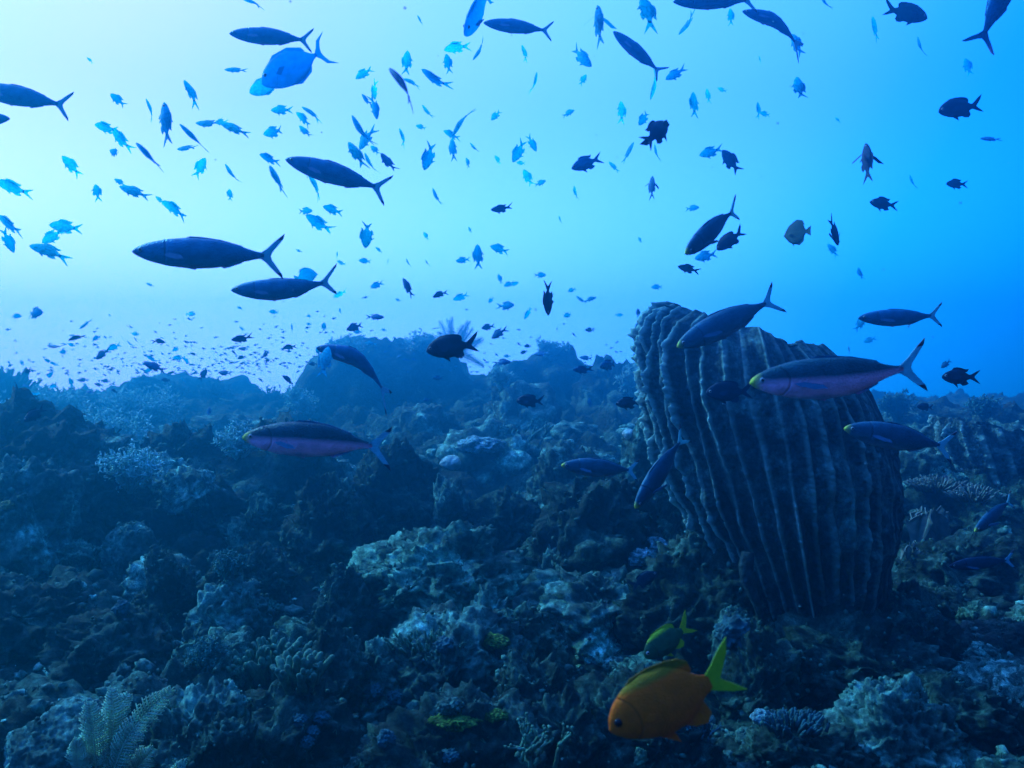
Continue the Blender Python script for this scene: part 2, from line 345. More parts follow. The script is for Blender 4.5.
ROCKS = [
 # px, top, w, h, Y, seed, style, mat, name, label
 (20, 424, 200, 190, 4.6, 1, 'rugged', 'reef_b', 'coral_rock', 'large dark rounded reef mound below the dense shoal of tiny fish'),
 (28, 470, 78, 90, 3.9, 2, 'knobby', 'reef_a', 'coral_mound', 'pale lumpy coral on the near flank of the large dark mound'),
 (185, 432, 80, 120, 5.2, 3, 'rugged', 'reef_b', 'coral_rock', 'steep dark rock with ragged pale crest below the teal soft coral slope'),
 (285, 436, 130, 120, 5.2, 4, 'rugged', 'reef_b', 'coral_rock', 'broad dark rock directly beneath the pink bellied fusilier'),
 (328, 490, 74, 110, 4.0, 5, 'craggy', 'reef_b', 'coral_rock', 'craggy pinnacle with pale left edge under the pink bellied fusilier tail'),
 (385, 462, 84, 110, 4.7, 6, 'rugged', 'reef_b', 'coral_rock', 'dark hump between the craggy pinnacle and the upright stub'),
 (450, 480, 36, 62, 4.4, 7, 'rugged', 'reef_a', 'coral_rock', 'upright stubby pillar of rock below the white patched dome'),
 (488, 432, 100, 80, 6.6, 8, 'knobby', 'reef_a', 'coral_mound', 'domed coral head carrying a bright white patch'),
 (420, 408, 70, 80, 7.2, 9, 'knobby', 'reef_a', 'coral_mound', 'lumpy coral head behind the pink bellied fusilier tail'),
 (598, 482, 125, 130, 3.8, 10, 'rugged', 'reef_b', 'coral_rock', 'big arched boulder with lit left rim beside the giant sponge'),
 (565, 455, 80, 80, 4.8, 11, 'knobby', 'reef_a', 'coral_rock', 'knobbly rock behind the small dark fusilier and arched boulder'),
 (440, 542, 165, 70, 3.5, 12, 'craggy', 'reef_c', 'coral_rock', 'low spreading crusty mound in the middle of the rubble floor'),
 (460, 622, 130, 70, 2.75, 13, 'craggy', 'reef_a', 'coral_rock', 'jagged ledge with blue white crust above the green algae rock'),
 (385, 648, 66, 50, 2.7, 14, 'craggy', 'reef_a', 'coral_rock', 'small humped rock next to the jagged blue white ledge'),
 (462, 712, 165, 110, 2.1, 15, 'craggy', 'reef_b', 'coral_rock', 'near dark rock topped with bright green algae'),
 (516, 618, 70, 66, 2.9, 16, 'rugged', 'reef_c', 'coral_rock', 'dark rounded rock with olive crust above the curly branching coral'),
 (165, 558, 46, 90, 3.3, 17, 'knobby', 'reef_b', 'coral_mound', 'dark upright lobed coral standing beside a knob topped coral'),
 (232, 584, 64, 80, 3.1, 18, 'knobby', 'reef_a', 'coral_mound', 'coral head with pale rounded knobs on top above the finger coral'),
 (75, 700, 125, 90, 2.15, 19, 'smooth', 'reef_a', 'boulder', 'smooth ridged boulder behind the feathery hydroid'),
 (205, 698, 90, 60, 2.2, 20, 'craggy', 'reef_a', 'coral_rock', 'curled crusty coral arch beside the feathery hydroid'),
 (225, 728, 70, 60, 2.05, 21, 'craggy', 'reef_b', 'coral_rock', 'lower crusty lump under the curled coral arch'),
 (700, 560, 120, 90, 3.0, 22, 'craggy', 'reef_b', 'coral_rock', 'shadowed ledge at the foot of the giant barrel sponge'),
 (735, 606, 46, 44, 2.75, 23, 'smooth', 'reef_a', 'coral_mound', 'small round pale lump at the foot of the giant sponge'),
 (600, 575, 150, 50, 3.3, 24, 'craggy', 'reef_a', 'coral_rock', 'flat pale topped ledge in front of the arched boulder'),
 (650, 440, 50, 90, 4.2, 25, 'knobby', 'reef_a', 'coral_rock', 'rubbly rock tucked behind the left flank of the giant sponge'),
 (900, 690, 120, 60, 2.3, 26, 'craggy', 'reef_a', 'coral_rock', 'crumpled pale coral block on the dark floor past the orange damselfish'),
 (965, 690, 90, 80, 2.4, 27, 'rugged', 'reef_b', 'coral_rock', 'dark lumpy rock adjoining the crumpled pale coral block'),
 (800, 722, 110, 50, 2.2, 28, 'craggy', 'reef_b', 'coral_rock', 'low crusted rock right behind the orange damselfish tail'),
 (960, 452, 160, 120, 5.6, 29, 'rugged', 'reef_b', 'coral_rock', 'wide dark rock supporting the small ribbed sponge'),
 (915, 455, 60, 60, 5.0, 30, 'knobby', 'reef_a', 'coral_mound', 'coral head between the giant sponge and the small ribbed sponge'),
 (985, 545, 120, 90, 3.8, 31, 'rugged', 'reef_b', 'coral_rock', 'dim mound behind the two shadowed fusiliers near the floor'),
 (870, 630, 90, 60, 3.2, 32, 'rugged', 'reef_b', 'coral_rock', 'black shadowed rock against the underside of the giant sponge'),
 (387, 331, 192, 280, 10.0, 33, 'dome', 'reef_b', 'coral_bommie', 'huge smooth rounded bommie rising behind the reef'),
 (330, 358, 80, 200, 9.6, 34, 'dome', 'reef_b', 'coral_bommie', 'lower shoulder bommie leaning against the huge rounded one'),
 (548, 352, 120, 120, 9.8, 35, 'knobby', 'reef_b', 'coral_bommie', 'hazy ragged bommie between the huge bommie and giant sponge'),
 (612, 366, 80, 100, 9.0, 36, 'rugged', 'reef_b', 'coral_bommie', 'hazy bommie just behind the giant sponge flank'),
 (180, 380, 140, 90, 11.5, 37, 'knobby', 'reef_b', 'coral_bommie', 'long hazy blue bommie on the skyline under the shoal'),
 (245, 396, 90, 60, 10.5, 38, 'knobby', 'reef_b', 'coral_bommie', 'hazy blue bommie next to the huge rounded bommie'),
 (230, 418, 90, 50, 8.0, 39, 'craggy', 'reef_a', 'coral_rock', 'pale crested ridge behind the steep dark rock'),
 (940, 404, 110, 70, 8.0, 40, 'knobby', 'reef_b', 'coral_bommie', 'hazy reef crest past the giant sponge under open blue water'),
 (1010, 410, 90, 80, 7.0, 41, 'rugged', 'reef_b', 'coral_bommie', 'hazy reef shoulder above the small ribbed sponge'),
 (2, 378, 42, 80, 9.5, 42, 'craggy', 'reef_b', 'coral_rock', 'ragged branching crest poking up beside the dense shoal'),
 (520, 385, 70, 60, 7.6, 43, 'knobby', 'reef_a', 'coral_mound', 'coral head behind the dark oval fish above the white patched dome'),
 (560, 545, 46, 34, 3.6, 44, 'rugged', 'reef_a', 'coral_rock', 'small stone in front of the arched boulder'),
 (270, 500, 60, 60, 4.2, 45, 'rugged', 'reef_c', 'coral_rock', 'stepped pale rock to the near side of the broad dark rock'),
 (130, 520, 60, 46, 3.9, 46, 'smooth', 'reef_a', 'boulder', 'rounded grey boulder below the steep dark rock'),
 (345, 575, 50, 60, 3.2, 47, 'craggy', 'reef_b', 'coral_rock', 'ragged lump in front of the craggy pinnacle'),
 (255, 555, 70, 60, 3.5, 48, 'craggy', 'reef_b', 'coral_rock', 'wedge of rock with a pale sharp edge above the knob topped coral'),
 (525, 664, 66, 50, 2.4, 49, 'rugged', 'reef_b', 'coral_rock', 'black rounded stone above the curly branching coral'),
 (490, 590, 50, 30, 3.0, 50, 'rugged', 'reef_a', 'coral_rock', 'flat blue grey stone behind the jagged blue white ledge'),
 (490, 368, 70, 140, 10.2, 65, 'dome', 'reef_b', 'coral_bommie', 'hazy low bommie filling the gap between the huge bommie and the ragged one'),
 (838, 628, 170, 70, 2.72, 51, 'rugged', 'reef_b', 'coral_rock', 'added dark rock standing for shade in front of the base of the giant sponge'),  # dark rock added for the shade that swallows the sponge's base
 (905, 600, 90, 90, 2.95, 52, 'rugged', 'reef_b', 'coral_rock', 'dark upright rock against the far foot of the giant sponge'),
 (760, 640, 70, 46, 2.6, 53, 'craggy', 'reef_b', 'coral_rock', 'added dark crusty rock standing for shade between the round pale lump and the giant sponge'),  # likewise added to darken the sponge's foot
 (95, 480, 90, 80, 4.3, 54, 'rugged', 'reef_b', 'coral_rock', 'dark sloping shoulder of rock descending from the large dark mound'),
 (215, 490, 80, 90, 4.4, 55, 'rugged', 'reef_b', 'coral_rock', 'dark humped rock below the steep dark rock'),
 (505, 500, 70, 60, 4.4, 56, 'rugged', 'reef_b', 'coral_rock', 'dark humped rock touching the arched boulder on its near side'),
 (120, 620, 110, 70, 2.9, 57, 'rugged', 'reef_b', 'coral_rock', 'broad dark hummock around the small pale blue ball'),
 (330, 640, 60, 60, 2.6, 58, 'rugged', 'reef_b', 'coral_rock', 'dark lump between the finger coral and the small humped rock'),
 (30, 590, 110, 80, 3.1, 59, 'rugged', 'reef_b', 'coral_rock', 'low dark mass of rock on the floor under the large dark mound'),
 (660, 590, 90, 60, 3.2, 60, 'craggy', 'reef_b', 'coral_rock', 'dark jagged rock behind the lime edged fish'),
 (640, 690, 110, 60, 2.2, 61, 'rugged', 'reef_b', 'coral_rock', 'dark flattened rock directly behind the orange damselfish'),
 (285, 700, 110, 80, 2.2, 62, 'rugged', 'reef_b', 'coral_rock', 'deep shaded rock carrying the bluish lobed sponges'),
 (560, 700, 80, 60, 2.2, 63, 'craggy', 'reef_b', 'coral_rock', 'dim rock behind the curly branching coral'),
 (1000, 620, 100, 80, 3.0, 64, 'smooth', 'reef_b', 'boulder', 'dim smooth boulder on the dark floor at the frame edge'),
]
for (px, tp, w, h, Y, sd_, st, mt, nm, lb) in ROCKS:
    if Y < 7: tp -= h * .04; w *= 1.1; h *= 1.1
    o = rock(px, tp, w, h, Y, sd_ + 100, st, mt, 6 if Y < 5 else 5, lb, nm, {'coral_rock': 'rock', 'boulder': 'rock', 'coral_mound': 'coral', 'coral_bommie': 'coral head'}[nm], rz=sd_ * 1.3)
LAND += [(30, 450, 'the large dark mound'), (285, 480, 'the broad dark rock under the pink fusilier'), (385, 380, 'the huge bommie'), (598, 530, 'the arched boulder'),
         (450, 580, 'the low crusty mound'), (460, 740, 'the green algae rock'), (75, 735, 'the feathery hydroid'), (185, 480, 'the steep dark rock'),
         (488, 460, 'the white patched coral dome'), (180, 405, 'the long hazy bommie'), (232, 610, 'the knob topped coral'), (940, 430, 'the reef crest past the sponge'),
         (900, 710, 'the crumpled pale coral block'), (760, 480, 'the giant barrel sponge'), (548, 375, 'the ragged hazy bommie'), (700, 600, 'the ledge at the sponge foot'),
         (460, 645, 'the jagged blue white ledge'), (328, 530, 'the craggy pinnacle')]
# scattered smaller stones: a few shared shapes
rnd = random.Random(4)
shapes = [rock_mesh('stone', (1, rnd.uniform(.8, 1.1), rnd.uniform(.55, .85)), 300 + k, 5, ['rugged', 'knobby', 'craggy', 'rugged', 'knobby', 'craggy', 'knobby', 'rugged'][k]) for k in range(8)]
for k, s_ in enumerate(shapes): s_.materials.append(M[['reef_a', 'reef_b', 'reef_c', 'reef_b', 'reef_a', 'reef_a', 'reef_c', 'reef_b'][k]])
for i in range(170):
    Y = 2.15 * (14 / 2.15) ** (rnd.random() ** .9)
    px = rnd.uniform(-30, 1050); x = (px - 512) / F * Y
    if abs(px - 800) < 120 and Y < 4.2: continue
    r = rnd.uniform(.035, .13) * (Y / 3) ** .7
    z = gz(x, Y)
    k = rnd.randrange(8)
    o = link('reef_stone', shapes[k], loc=(x, Y, z + r * .15)); o.scale = (r, r, r * rnd.uniform(.8, 1.3)); o.rotation_euler = (rnd.uniform(-.3, .3), rnd.uniform(-.3, .3), rnd.uniform(0, 6))
    o['category'] = 'rock'; o['group'] = 'small stones strewn over the sea floor'
    p = px_of(o.location)
    tone = ['grey ', 'dark brown ', 'olive ', 'dark brown ', 'grey ', 'grey ', 'olive ', 'dark brown '][k]
    shp = ['pitted stone', 'knobbly stone', 'crumbly stone', 'pitted stone', 'knobbly stone', 'crumbly stone', 'knobbly stone', 'pitted stone'][k]
    AUTO.append((o, p[0], p[1], tone + shp, r / Y))
# rubble: uncountable fragments as one mesh
Vb, Fb = ico(2)
allV, allF = [], []; n0 = 0
for i in range(5200):
    Y = 1.9 * (9 / 1.9) ** (rnd.random() ** 1.1)
    x = rnd.uniform(-.62, .62) * Y
    r = (.006 + .020 * rnd.random() ** 2.5) * (Y / 3) ** .8
    sc3 = np.array([rnd.uniform(.6, 1.6), rnd.uniform(.6, 1.6), rnd.uniform(.5, 1.2)]) * r
    a = rnd.uniform(0, 6.28); c, s_ = math.cos(a), math.sin(a)
    W = Vb * sc3 * (1 + .75 * pnoise(Vb * 1.9 + i * 3.1)[:, None])
    W = W @ np.array([[c, s_, 0], [-s_, c, 0], [0, 0, 1]])
    allV.append(W + np.array([x, Y, 0])); allF.append(Fb + n0); n0 += len(Vb)
allV = np.concatenate(allV); cent = allV.reshape(-1, len(Vb), 3).mean(1)
gzs = hfull(cent[:, 0], cent[:, 1]); allV[:, 2] += np.repeat(gzs, len(Vb))
link('coral_rubble', np_mesh('coral_rubble', allV, np.concatenate(allF)), M['reef_a'], kind='stuff', label='broken coral rubble littering the sea floor', cat='rubble')

# ------------------------------------------------------------------ giant barrel sponge
def barrel(name, base, rim, Ub, Vb_, Ur, Vr, prof, ribs, amp, seed, nu=320, nt_=1100, label=None, inner=.75):
    """axis base->rim; ring axes interpolate from (Ub,Vb) to (Ur,Vr); prof: list of (t, radius factor)"""
    rr = np.random.RandomState(seed)
    tt = np.linspace(0, 1, nu); th = np.linspace(0, 2 * np.pi, nt_, endpoint=False)
    T, TH = np.meshgrid(tt, th, indexing='ij')
    # wander of the ribs
    P = np.stack([np.cos(TH) * 2.2, np.sin(TH) * 2.2, T * 1.7], -1).reshape(-1, 3)
    wander = (fbm(P, 3, seed) * .055).reshape(T.shape) * (.3 + T)
    ph = (TH + wander) / (2 * np.pi) * ribs
    jit = rr.uniform(-.42, .42, ribs + 1); jit[-1] = jit[0]
    cell = np.floor(ph).astype(int) % ribs
    fr = ph - np.floor(ph)
    fr = np.clip(fr + (jit[cell] * (1 - fr) + jit[(cell + 1) % ribs] * fr) * np.sin(np.pi * fr) * .8, 0, 1)
    d = np.minimum(fr, 1 - fr) * 2            # 0 at crest, 1 in valley
    crest = (1 - d) ** 1.6
    # crest strength varies per rib and along it, with short missing pieces
    nearest = np.where(fr < .5, cell, (cell + 1) % ribs)
    ra = rr.uniform(.45, 1.3, ribs)[nearest]
    Q = np.stack([nearest * 3.7, T * 4.5, np.zeros_like(T)], -1).reshape(-1, 3)
    al = (1 + 1.5 * fbm(Q, 3, seed + 4)).reshape(T.shape)
    Q2 = np.stack([nearest * 3.7, T * 34, np.zeros_like(T)], -1).reshape(-1, 3)
    rag = (fbm(Q2, 3, seed + 9, .7)).reshape(T.shape)
    A = amp * ra * np.clip(al, .2, 1.5) * (1 + .27 * rag) * (.58 - .42 * np.cos(TH + .5)) * (.45 + .55 * sstep(0, .25, T))  # ribs flattened toward the right so that side stays smooth and dark
    disp = A * crest
    S3 = np.stack([np.cos(TH) * 3, np.sin(TH) * 3, T * 5], -1).reshape(-1, 3)
    disp = disp + (fbm(S3 * 1.6, 4, seed + 20, .45) * .018).reshape(T.shape) + ((1 - worley(S3 * 7, seed)) * .005).reshape(T.shape)
    pr = np.interp(T, [p[0] for p in prof], [p[1] for p in prof])
    rimn = (fbm(np.stack([np.cos(TH) * 3, np.sin(TH) * 3, 0 * T], -1).reshape(-1, 3), 3, seed + 31) * .05).reshape(T.shape)
    e = sstep(0, 1, T)[..., None]
    C = base * (1 - T[..., None]) + rim * T[..., None]
    U = Ub * (1 - e) + Ur * e; V = Vb_ * (1 - e) + Vr * e
    ulen = np.linalg.norm(U, axis=-1)
    dirv = np.cos(TH)[..., None] * U + np.sin(TH)[..., None] * V
    dn = dirv / np.linalg.norm(dirv, axis=-1)[..., None]
    Pt = C + dirv * pr[..., None] + dn * disp[..., None]
    ax = (rim - base) / np.linalg.norm(rim - base)
    Pt = Pt + ax * (rimn * .45 * sstep(.6, 1, T) + sstep(.9, 1, T) * crest * .006)[..., None]
    # inner wall going back down
    ni = 90
    ti = np.linspace(0, 1, ni)[1:]
    last = Pt[-1]
    cent = last.mean(0)
    inn = []
    for t in ti:
        k = 1 - .16 * min(1, t * 6) - (1 - .16) * (1 - inner) * t
        ring = cent + (last - cent) * k - ax * (.75 * t - .02 * math.sin(min(1, t * 6) * math.pi))
        rpt = np.stack([ring[:, 0] * 6, ring[:, 1] * 6, ring[:, 2] * 6], -1)
        ring = ring + (cent - ring) * (.10 * fbm(rpt, 3, seed + 50)[:, None])
        inn.append(ring)
    inn = np.array(inn)
    V = np.concatenate([Pt.reshape(-1, 3), inn.reshape(-1, 3)])
    Fc = grid_faces(nu + ni - 1, nt_, True)
    global CREST
    CREST = np.concatenate([(np.clip((1 - d) * 4.2 - 3.1, 0, 1) * np.clip(A / amp + .1, 0, 1)).ravel(), np.zeros(inn.shape[0] * nt_)])  # mask of the painted lit rib edges, weaker where ribs flatten
    return V, Fc
def add_crest(me):
    a = me.attributes.new('crest', 'FLOAT', 'POINT'); a.data.foreach_set('value', CREST.astype(np.float32))
    return me
Yb = 3.05
base = np.array(at(822, 690, Yb)); rimc = np.array(at(752, 331, Yb + .04))
m1 = Yb / F
V, Fc = barrel('b', base, rimc,
    np.array([50 * m1, 0, 0]), np.array([0, 50 * m1, 0]),
    np.array([116 * m1, 0, -34 * m1]), np.array([0, 108 * m1, 10 * m1]),
    [(0, 1.0), (.15, 1.12), (.32, 1.22), (.5, 1.27), (.65, 1.20), (.78, 1.09), (.88, .96), (.95, .82), (1, .62)], 39, .056, 3)
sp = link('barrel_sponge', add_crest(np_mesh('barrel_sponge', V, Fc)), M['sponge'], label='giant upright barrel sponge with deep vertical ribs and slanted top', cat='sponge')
# small ribbed sponge further back
base = np.array(at(1010, 520, 4.9)); rimc = np.array(at(985, 425, 4.9)); m1 = 4.9 / F
V, Fc = barrel('s', base, rimc, np.array([34 * m1, 0, 0]), np.array([0, 34 * m1, 0]), np.array([48 * m1, 0, -8 * m1]), np.array([0, 44 * m1, 3 * m1]),
    [(0, 1), (.4, 1.3), (.75, 1.15), (1, .95)], 18, .035, 12, nu=150, nt_=420)
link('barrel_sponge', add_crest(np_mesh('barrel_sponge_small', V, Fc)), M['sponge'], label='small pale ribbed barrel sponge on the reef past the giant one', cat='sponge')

# ------------------------------------------------------------------ turf and crumbs clinging to rock and floor
def scatter(name, n_rock, n_floor, ymax, rmin, rmax, mat, label, seed, spiky):
    rr = np.random.RandomState(seed); pts = []
    rocks_ = [o for o in COL.objects if o.type == 'MESH' and (o.name.startswith(('coral_rock', 'coral_mound', 'boulder')) or o.name.startswith('reef_stone')) and o.location.y < ymax]
    bpy.context.view_layer.update()
    area = [max(o.dimensions) ** 2 / o.location.y ** 1.5 for o in rocks_]; area = np.array(area) / sum(area)
    for o, a in zip(rocks_, area):
        k = int(n_rock * a)
        me = o.data; nv_ = len(me.vertices)
        co = np.zeros(nv_ * 3, np.float32); me.vertices.foreach_get('co', co); no = np.zeros(nv_ * 3, np.float32); me.vertices.foreach_get('normal', no)
        co = co.reshape(-1, 3); no = no.reshape(-1, 3)
        ii = rr.randint(0, nv_, k * 4)
        m3 = np.array(o.matrix_world.to_3x3()); w = co[ii] @ m3.T + np.array(o.matrix_world.translation); nn = no[ii] @ m3.T
        nn /= np.linalg.norm(nn, axis=1)[:, None] + 1e-9
        keep = (nn[:, 2] > -.1) & (pnoise(w * 5, seed) > -.05)
        pts += [(a_, b_) for a_, b_ in zip(w[keep][:k], nn[keep][:k])]
    x_, y_ = [], []
    Yf = 1.9 * (ymax / 1.9) ** rr.rand(n_floor * 2); Xf = (rr.rand(n_floor * 2) * 1.24 - .62) * Yf
    P3 = np.stack([Xf, Yf, 0 * Xf], -1); keep = pnoise(P3 * 4, seed + 2) > .05; Xf, Yf = Xf[keep][:n_floor], Yf[keep][:n_floor]
    Zf = hfull(Xf, Yf)
    pts += [(np.array([a_, b_, c_]), np.array([0, 0, 1.0])) for a_, b_, c_ in zip(Xf, Yf, Zf)]
    V1, F1 = ico(1); VV, FF = [], []; n0 = 0
    for p, nn in pts:
        s_ = (rmin + (rmax - rmin) * rr.rand() ** 2.2) * max(.8, (p[1] / 3)) ** .9
        for q in range(3 if spiky else 1):
            if spiky:
                d = nn + rr.normal(size=3) * .6; d /= np.linalg.norm(d); a = np.cross(d, [.3, .5, .8]); a /= np.linalg.norm(a); b_ = np.cross(d, a)
                hgt = s_ * (2.0 + 2 * rr.rand()); r_ = s_ * .32
                W = np.array([p - d * r_ + a * r_, p - d * r_ + (-.5 * a + .87 * b_) * r_, p - d * r_ + (-.5 * a - .87 * b_) * r_,
                              p + d * hgt * .7 + a * r_ * .8, p + d * hgt * .7 + (-.5 * a + .87 * b_) * r_ * .8, p + d * hgt * .7 + (-.5 * a - .87 * b_) * r_ * .8, p + d * hgt])
                VV.append(W); FF.append(np.array([(0, 1, 4), (0, 4, 3), (1, 2, 5), (1, 5, 4), (2, 0, 3), (2, 3, 5), (3, 4, 6), (4, 5, 6), (5, 3, 6)]) + n0); n0 += 7
            else:
                W = V1 * s_ * rr.uniform(.6, 1.3, 3) * (1 + .35 * rr.normal(size=(len(V1), 1)) * .6) + p + nn * s_ * .3
                VV.append(W); FF.append(F1 + n0); n0 += len(V1)
    link(name, np_mesh(name, np.concatenate(VV), np.concatenate(FF), not spiky), M[mat], kind='stuff', label=label, cat='turf')
scatter('algae_turf', 9000, 5000, 5.5, .0025, .0075, 'turf', 'short bristly turf growing over rocks and floor', 5, True)
scatter('coral_crumbs', 7000, 5000, 6.0, .003, .012, 'crumb', 'crusty crumbs of dead coral covering rocks and floor', 6, False)
scatter('pale_turf', 3500, 1500, 4.5, .002, .006, 'finger', 'pale polyp turf in patches over the rocks', 7, True)
# ------------------------------------------------------------------ corals, sponges and feathery animals
def far(Y): return 6 + (Y - 6) * 1.9 if Y > 6 else Y
class Geo:
    def __init__(s): s.V = []; s.F = []
    def tube(s, pts, rads, n=6, cap=True):
        pts = [Vector(p) for p in pts]; b = len(s.V); k = len(pts)
        up = Vector((0, 0, 1))
        for i, p in enumerate(pts):
            t = (pts[min(i + 1, k - 1)] - pts[max(i - 1, 0)]).normalized()
            a = t.cross(up if abs(t.z) < .9 else Vector((1, 0, 0))).normalized(); c = t.cross(a)
            for j in range(n):
                th = 2 * math.pi * j / n
                s.V.append(p + (a * math.cos(th) + c * math.sin(th)) * rads[i])
        for i in range(k - 1):
            for j in range(n):
                s.F.append((b + i * n + j, b + i * n + (j + 1) % n, b + (i + 1) * n + (j + 1) % n, b + (i + 1) * n + j))
        if cap:
            s.F.append(tuple(b + j for j in range(n))[::-1]); s.F.append(tuple(b + (k - 1) * n + j for j in range(n)))
    def blob(s, c, r, sub=1, seed=0, amp=.3):
        V, Fc = ico(sub); b = len(s.V)
        r = np.array(r if hasattr(r, '__len__') else (r, r, r))
        W = V * r * (1 + amp * pnoise(V * 1.7 + seed * 5.3)[:, None]) + np.array(c)
        s.V += [Vector(w) for w in W]; s.F += [tuple(b + int(i) for i in f) for f in Fc]
    def quad(s, a, b_, c, d):
        b = len(s.V); s.V += [Vector(a), Vector(b_), Vector(c), Vector(d)]; s.F.append((b, b + 1, b + 2, b + 3))
    def mesh(s, name, smooth=True):
        me = bpy.data.meshes.new(name); me.from_pydata([v[:] for v in s.V], [], s.F); me.polygons.foreach_set('use_smooth', [smooth] * len(me.polygons)); me.update(); return me

def frond(base, tip, width, seed, npn=26):
    """a feather: curved midrib with two combs of flat pinnules"""
    r = random.Random(seed); g = Geo(); base, tip = Vector(base), Vector(tip)
    ax = tip - base; L = ax.length; side = ax.cross(Vector((0, 1, 0))).normalized()
    bend = side * L * r.uniform(-.10, .10) + Vector((0, -L * .08, 0))
    P = lambda t: base + ax * t + bend * math.sin(t * math.pi)
    g.tube([P(i / 12) for i in range(13)], [.0030 * (1 - .7 * i / 12) for i in range(13)], 5)
    for i in range(npn):
        t = .12 + .86 * i / npn
        w = width * math.sin(min(1, (1 - t) * 2.6 + .08) * math.pi / 2) * (.6 + .4 * min(1, t * 4)) * r.uniform(.82, 1.08)
        d = (P(t + .01) - P(t - .01)).normalized()
        for sg in (-1, 1):
            a = P(t); e = a + (side * sg * .86 + d * .50).normalized() * w + Vector((0, r.uniform(-.12, .12) * w, 0))
            m_ = (a + e) / 2 + d * w * -.06
            g.tube([a, m_, e], [.0019, .0022, .0010], 4)
            # tiny polyps along the pinnule make a fringe
            for q in range(1, 5):
                c0 = a.lerp(e, q / 5); g.tube([c0, c0 + d * .006], [.0013, .0007], 3)
    return g.mesh('frond')
Yh = 1.75
root = bpy.data.objects.new('feathery_hydroid', None); COL.objects.link(root); root.location = at(112, 790, Yh)
root['label'] = 'pale green feathery hydroid with comb edged fronds in front of the smooth ridged boulder'; root['category'] = 'hydroid'
m1 = Yh / F
for k, (bx, by, tx, ty, w) in enumerate([(112, 775, 174, 684, 15), (108, 770, 112, 684, 14), (100, 765, 130, 690, 15), (96, 770, 90, 698, 16), (112, 778, 120, 715, 20), (120, 788, 154, 746, 15), (92, 785, 78, 735, 13), (150, 800, 190, 758, 14), (108, 790, 84, 752, 14)]):
    b = at(bx, by, Yh) - root.location; t = at(tx, ty, Yh + (k % 3 - 1) * .03) - root.location
    link('frond', frond(b, t, w * m1, k), M['frond'], root)

def finger_coral(px, py, w, h, Y, n, seed, mat, label, r0=.011, name='finger_coral', cat='coral', up=1.0):
    r = random.Random(seed); g = Geo(); m = far(Y) / F
    for i in range(n):
        a = r.uniform(0, 6.28); q = r.random() ** .5
        x, y = math.cos(a) * q, math.sin(a) * q
        b = Vector((x * w / 2 * m, y * w / 2 * m * .8, -abs(q) * h * m * .35))
        d = Vector((x * .8, y * .8, up)).normalized(); d += Vector((r.uniform(-.3, .3), r.uniform(-.3, .3), 0))
        L = h * m * r.uniform(.35, .6); rr = r0 * r.uniform(.75, 1.15)
        pts = [b - d * L * .5, b + d * L * .3, b + d * L * .7 + Vector((r.uniform(-.3, .3), r.uniform(-.3, .3), 0)) * rr, b + d * L, b + d * (L + rr * .6)]
        g.tube(pts, [rr * 1.3, rr * 1.05, rr, rr * .85, rr * .35], 7)
        if r.random() < .6:
            e = Vector((r.uniform(-1, 1), r.uniform(-1, 1), .7)).normalized(); c = b + d * L * .5
            g.tube([c, c + e * L * .3, c + e * (L * .42)], [rr * .8, rr * .75, rr * .3], 6)
    return link(name, g.mesh(name), M[mat], loc=at(px, py, Y), label=label, cat=cat)
finger_coral(268, 652, 66, 48, 2.75, 62, 5, 'finger', 'cluster of stubby finger coral tips below the knob topped coral')
finger_coral(300, 662, 44, 40, 2.65, 34, 6, 'finger', 'smaller cluster of stubby finger coral next to the humped rock')
finger_coral(430, 636, 90, 14, 2.9, 90, 7, 'finger', 'low bristly turf of short coral fingers behind the jagged ledge', r0=.004)
finger_coral(938, 480, 50, 16, 4.4, 130, 8, 'cream', 'flat bristly table coral between the giant and small sponges', r0=.005, up=.6)
finger_coral(975, 490, 44, 18, 4.2, 90, 9, 'cream', 'small bristly table coral below the small ribbed sponge', r0=.005, up=.6)
finger_coral(795, 718, 62, 16, 2.1, 90, 10, 'lilac', 'bluish bristly coral turf right behind the orange fish tail', r0=.004)
finger_coral(4, 384, 34, 40, 8.5, 60, 11, 'dark_soft', 'dark branching coral bush on the skyline at the frame edge', r0=.02)

def bush(px, py, w, h, Y, n, seed, mat, label, name='soft_coral', cat='soft coral', leaf=.012, stems=9):
    """bushy soft coral: forked stems carrying many small tufts"""
    r = random.Random(seed); g = Geo(); m = far(Y) / F; W, H = w * m / 2, h * m
    leaf *= far(Y) / Y * .9; base = Vector((0, 0, -H * .5)); tips = []
    for i in range(stems):
        a = r.uniform(0, 6.28); q = r.uniform(.1, .9)
        e = Vector((math.cos(a) * q * W, math.sin(a) * q * W * .7, H * r.uniform(.0, .42) * (1.1 - q * .5)))
        mid = base.lerp(e, .5) + Vector((r.uniform(-1, 1), r.uniform(-1, 1), 0)) * W * .12
        g.tube([base, mid, e], [leaf * 1.3, leaf * .8, leaf * .4], 5); tips.append((mid, e))
    for i in range(n):
        md, e = tips[i % stems]; t = r.random()
        c = md.lerp(e, t) + Vector((r.gauss(0, 1), r.gauss(0, 1) * .8, r.gauss(0, .8))) * W * .17
        # tufts: three little spikes
        for q in range(3):
            d = Vector((r.gauss(0, 1), r.gauss(0, 1), r.gauss(.5, 1))).normalized() * leaf * r.uniform(1.2, 2.6)
            g.tube([c, c + d * .6, c + d], [leaf * .35, leaf * .42, leaf * .12], 3, cap=False)
    return link(name, g.mesh(name), M[mat], loc=at(px, py, Y), label=label, cat=cat)
bush(95, 440, 110, 70, 7.2, 1500, 1, 'teal_soft', 'broad teal soft coral thicket behind the large dark mound', leaf=.02, stems=26)
bush(45, 404, 90, 34, 8.2, 900, 2, 'teal_soft', 'teal soft coral thicket on the crest under the dense shoal', leaf=.02, stems=22)
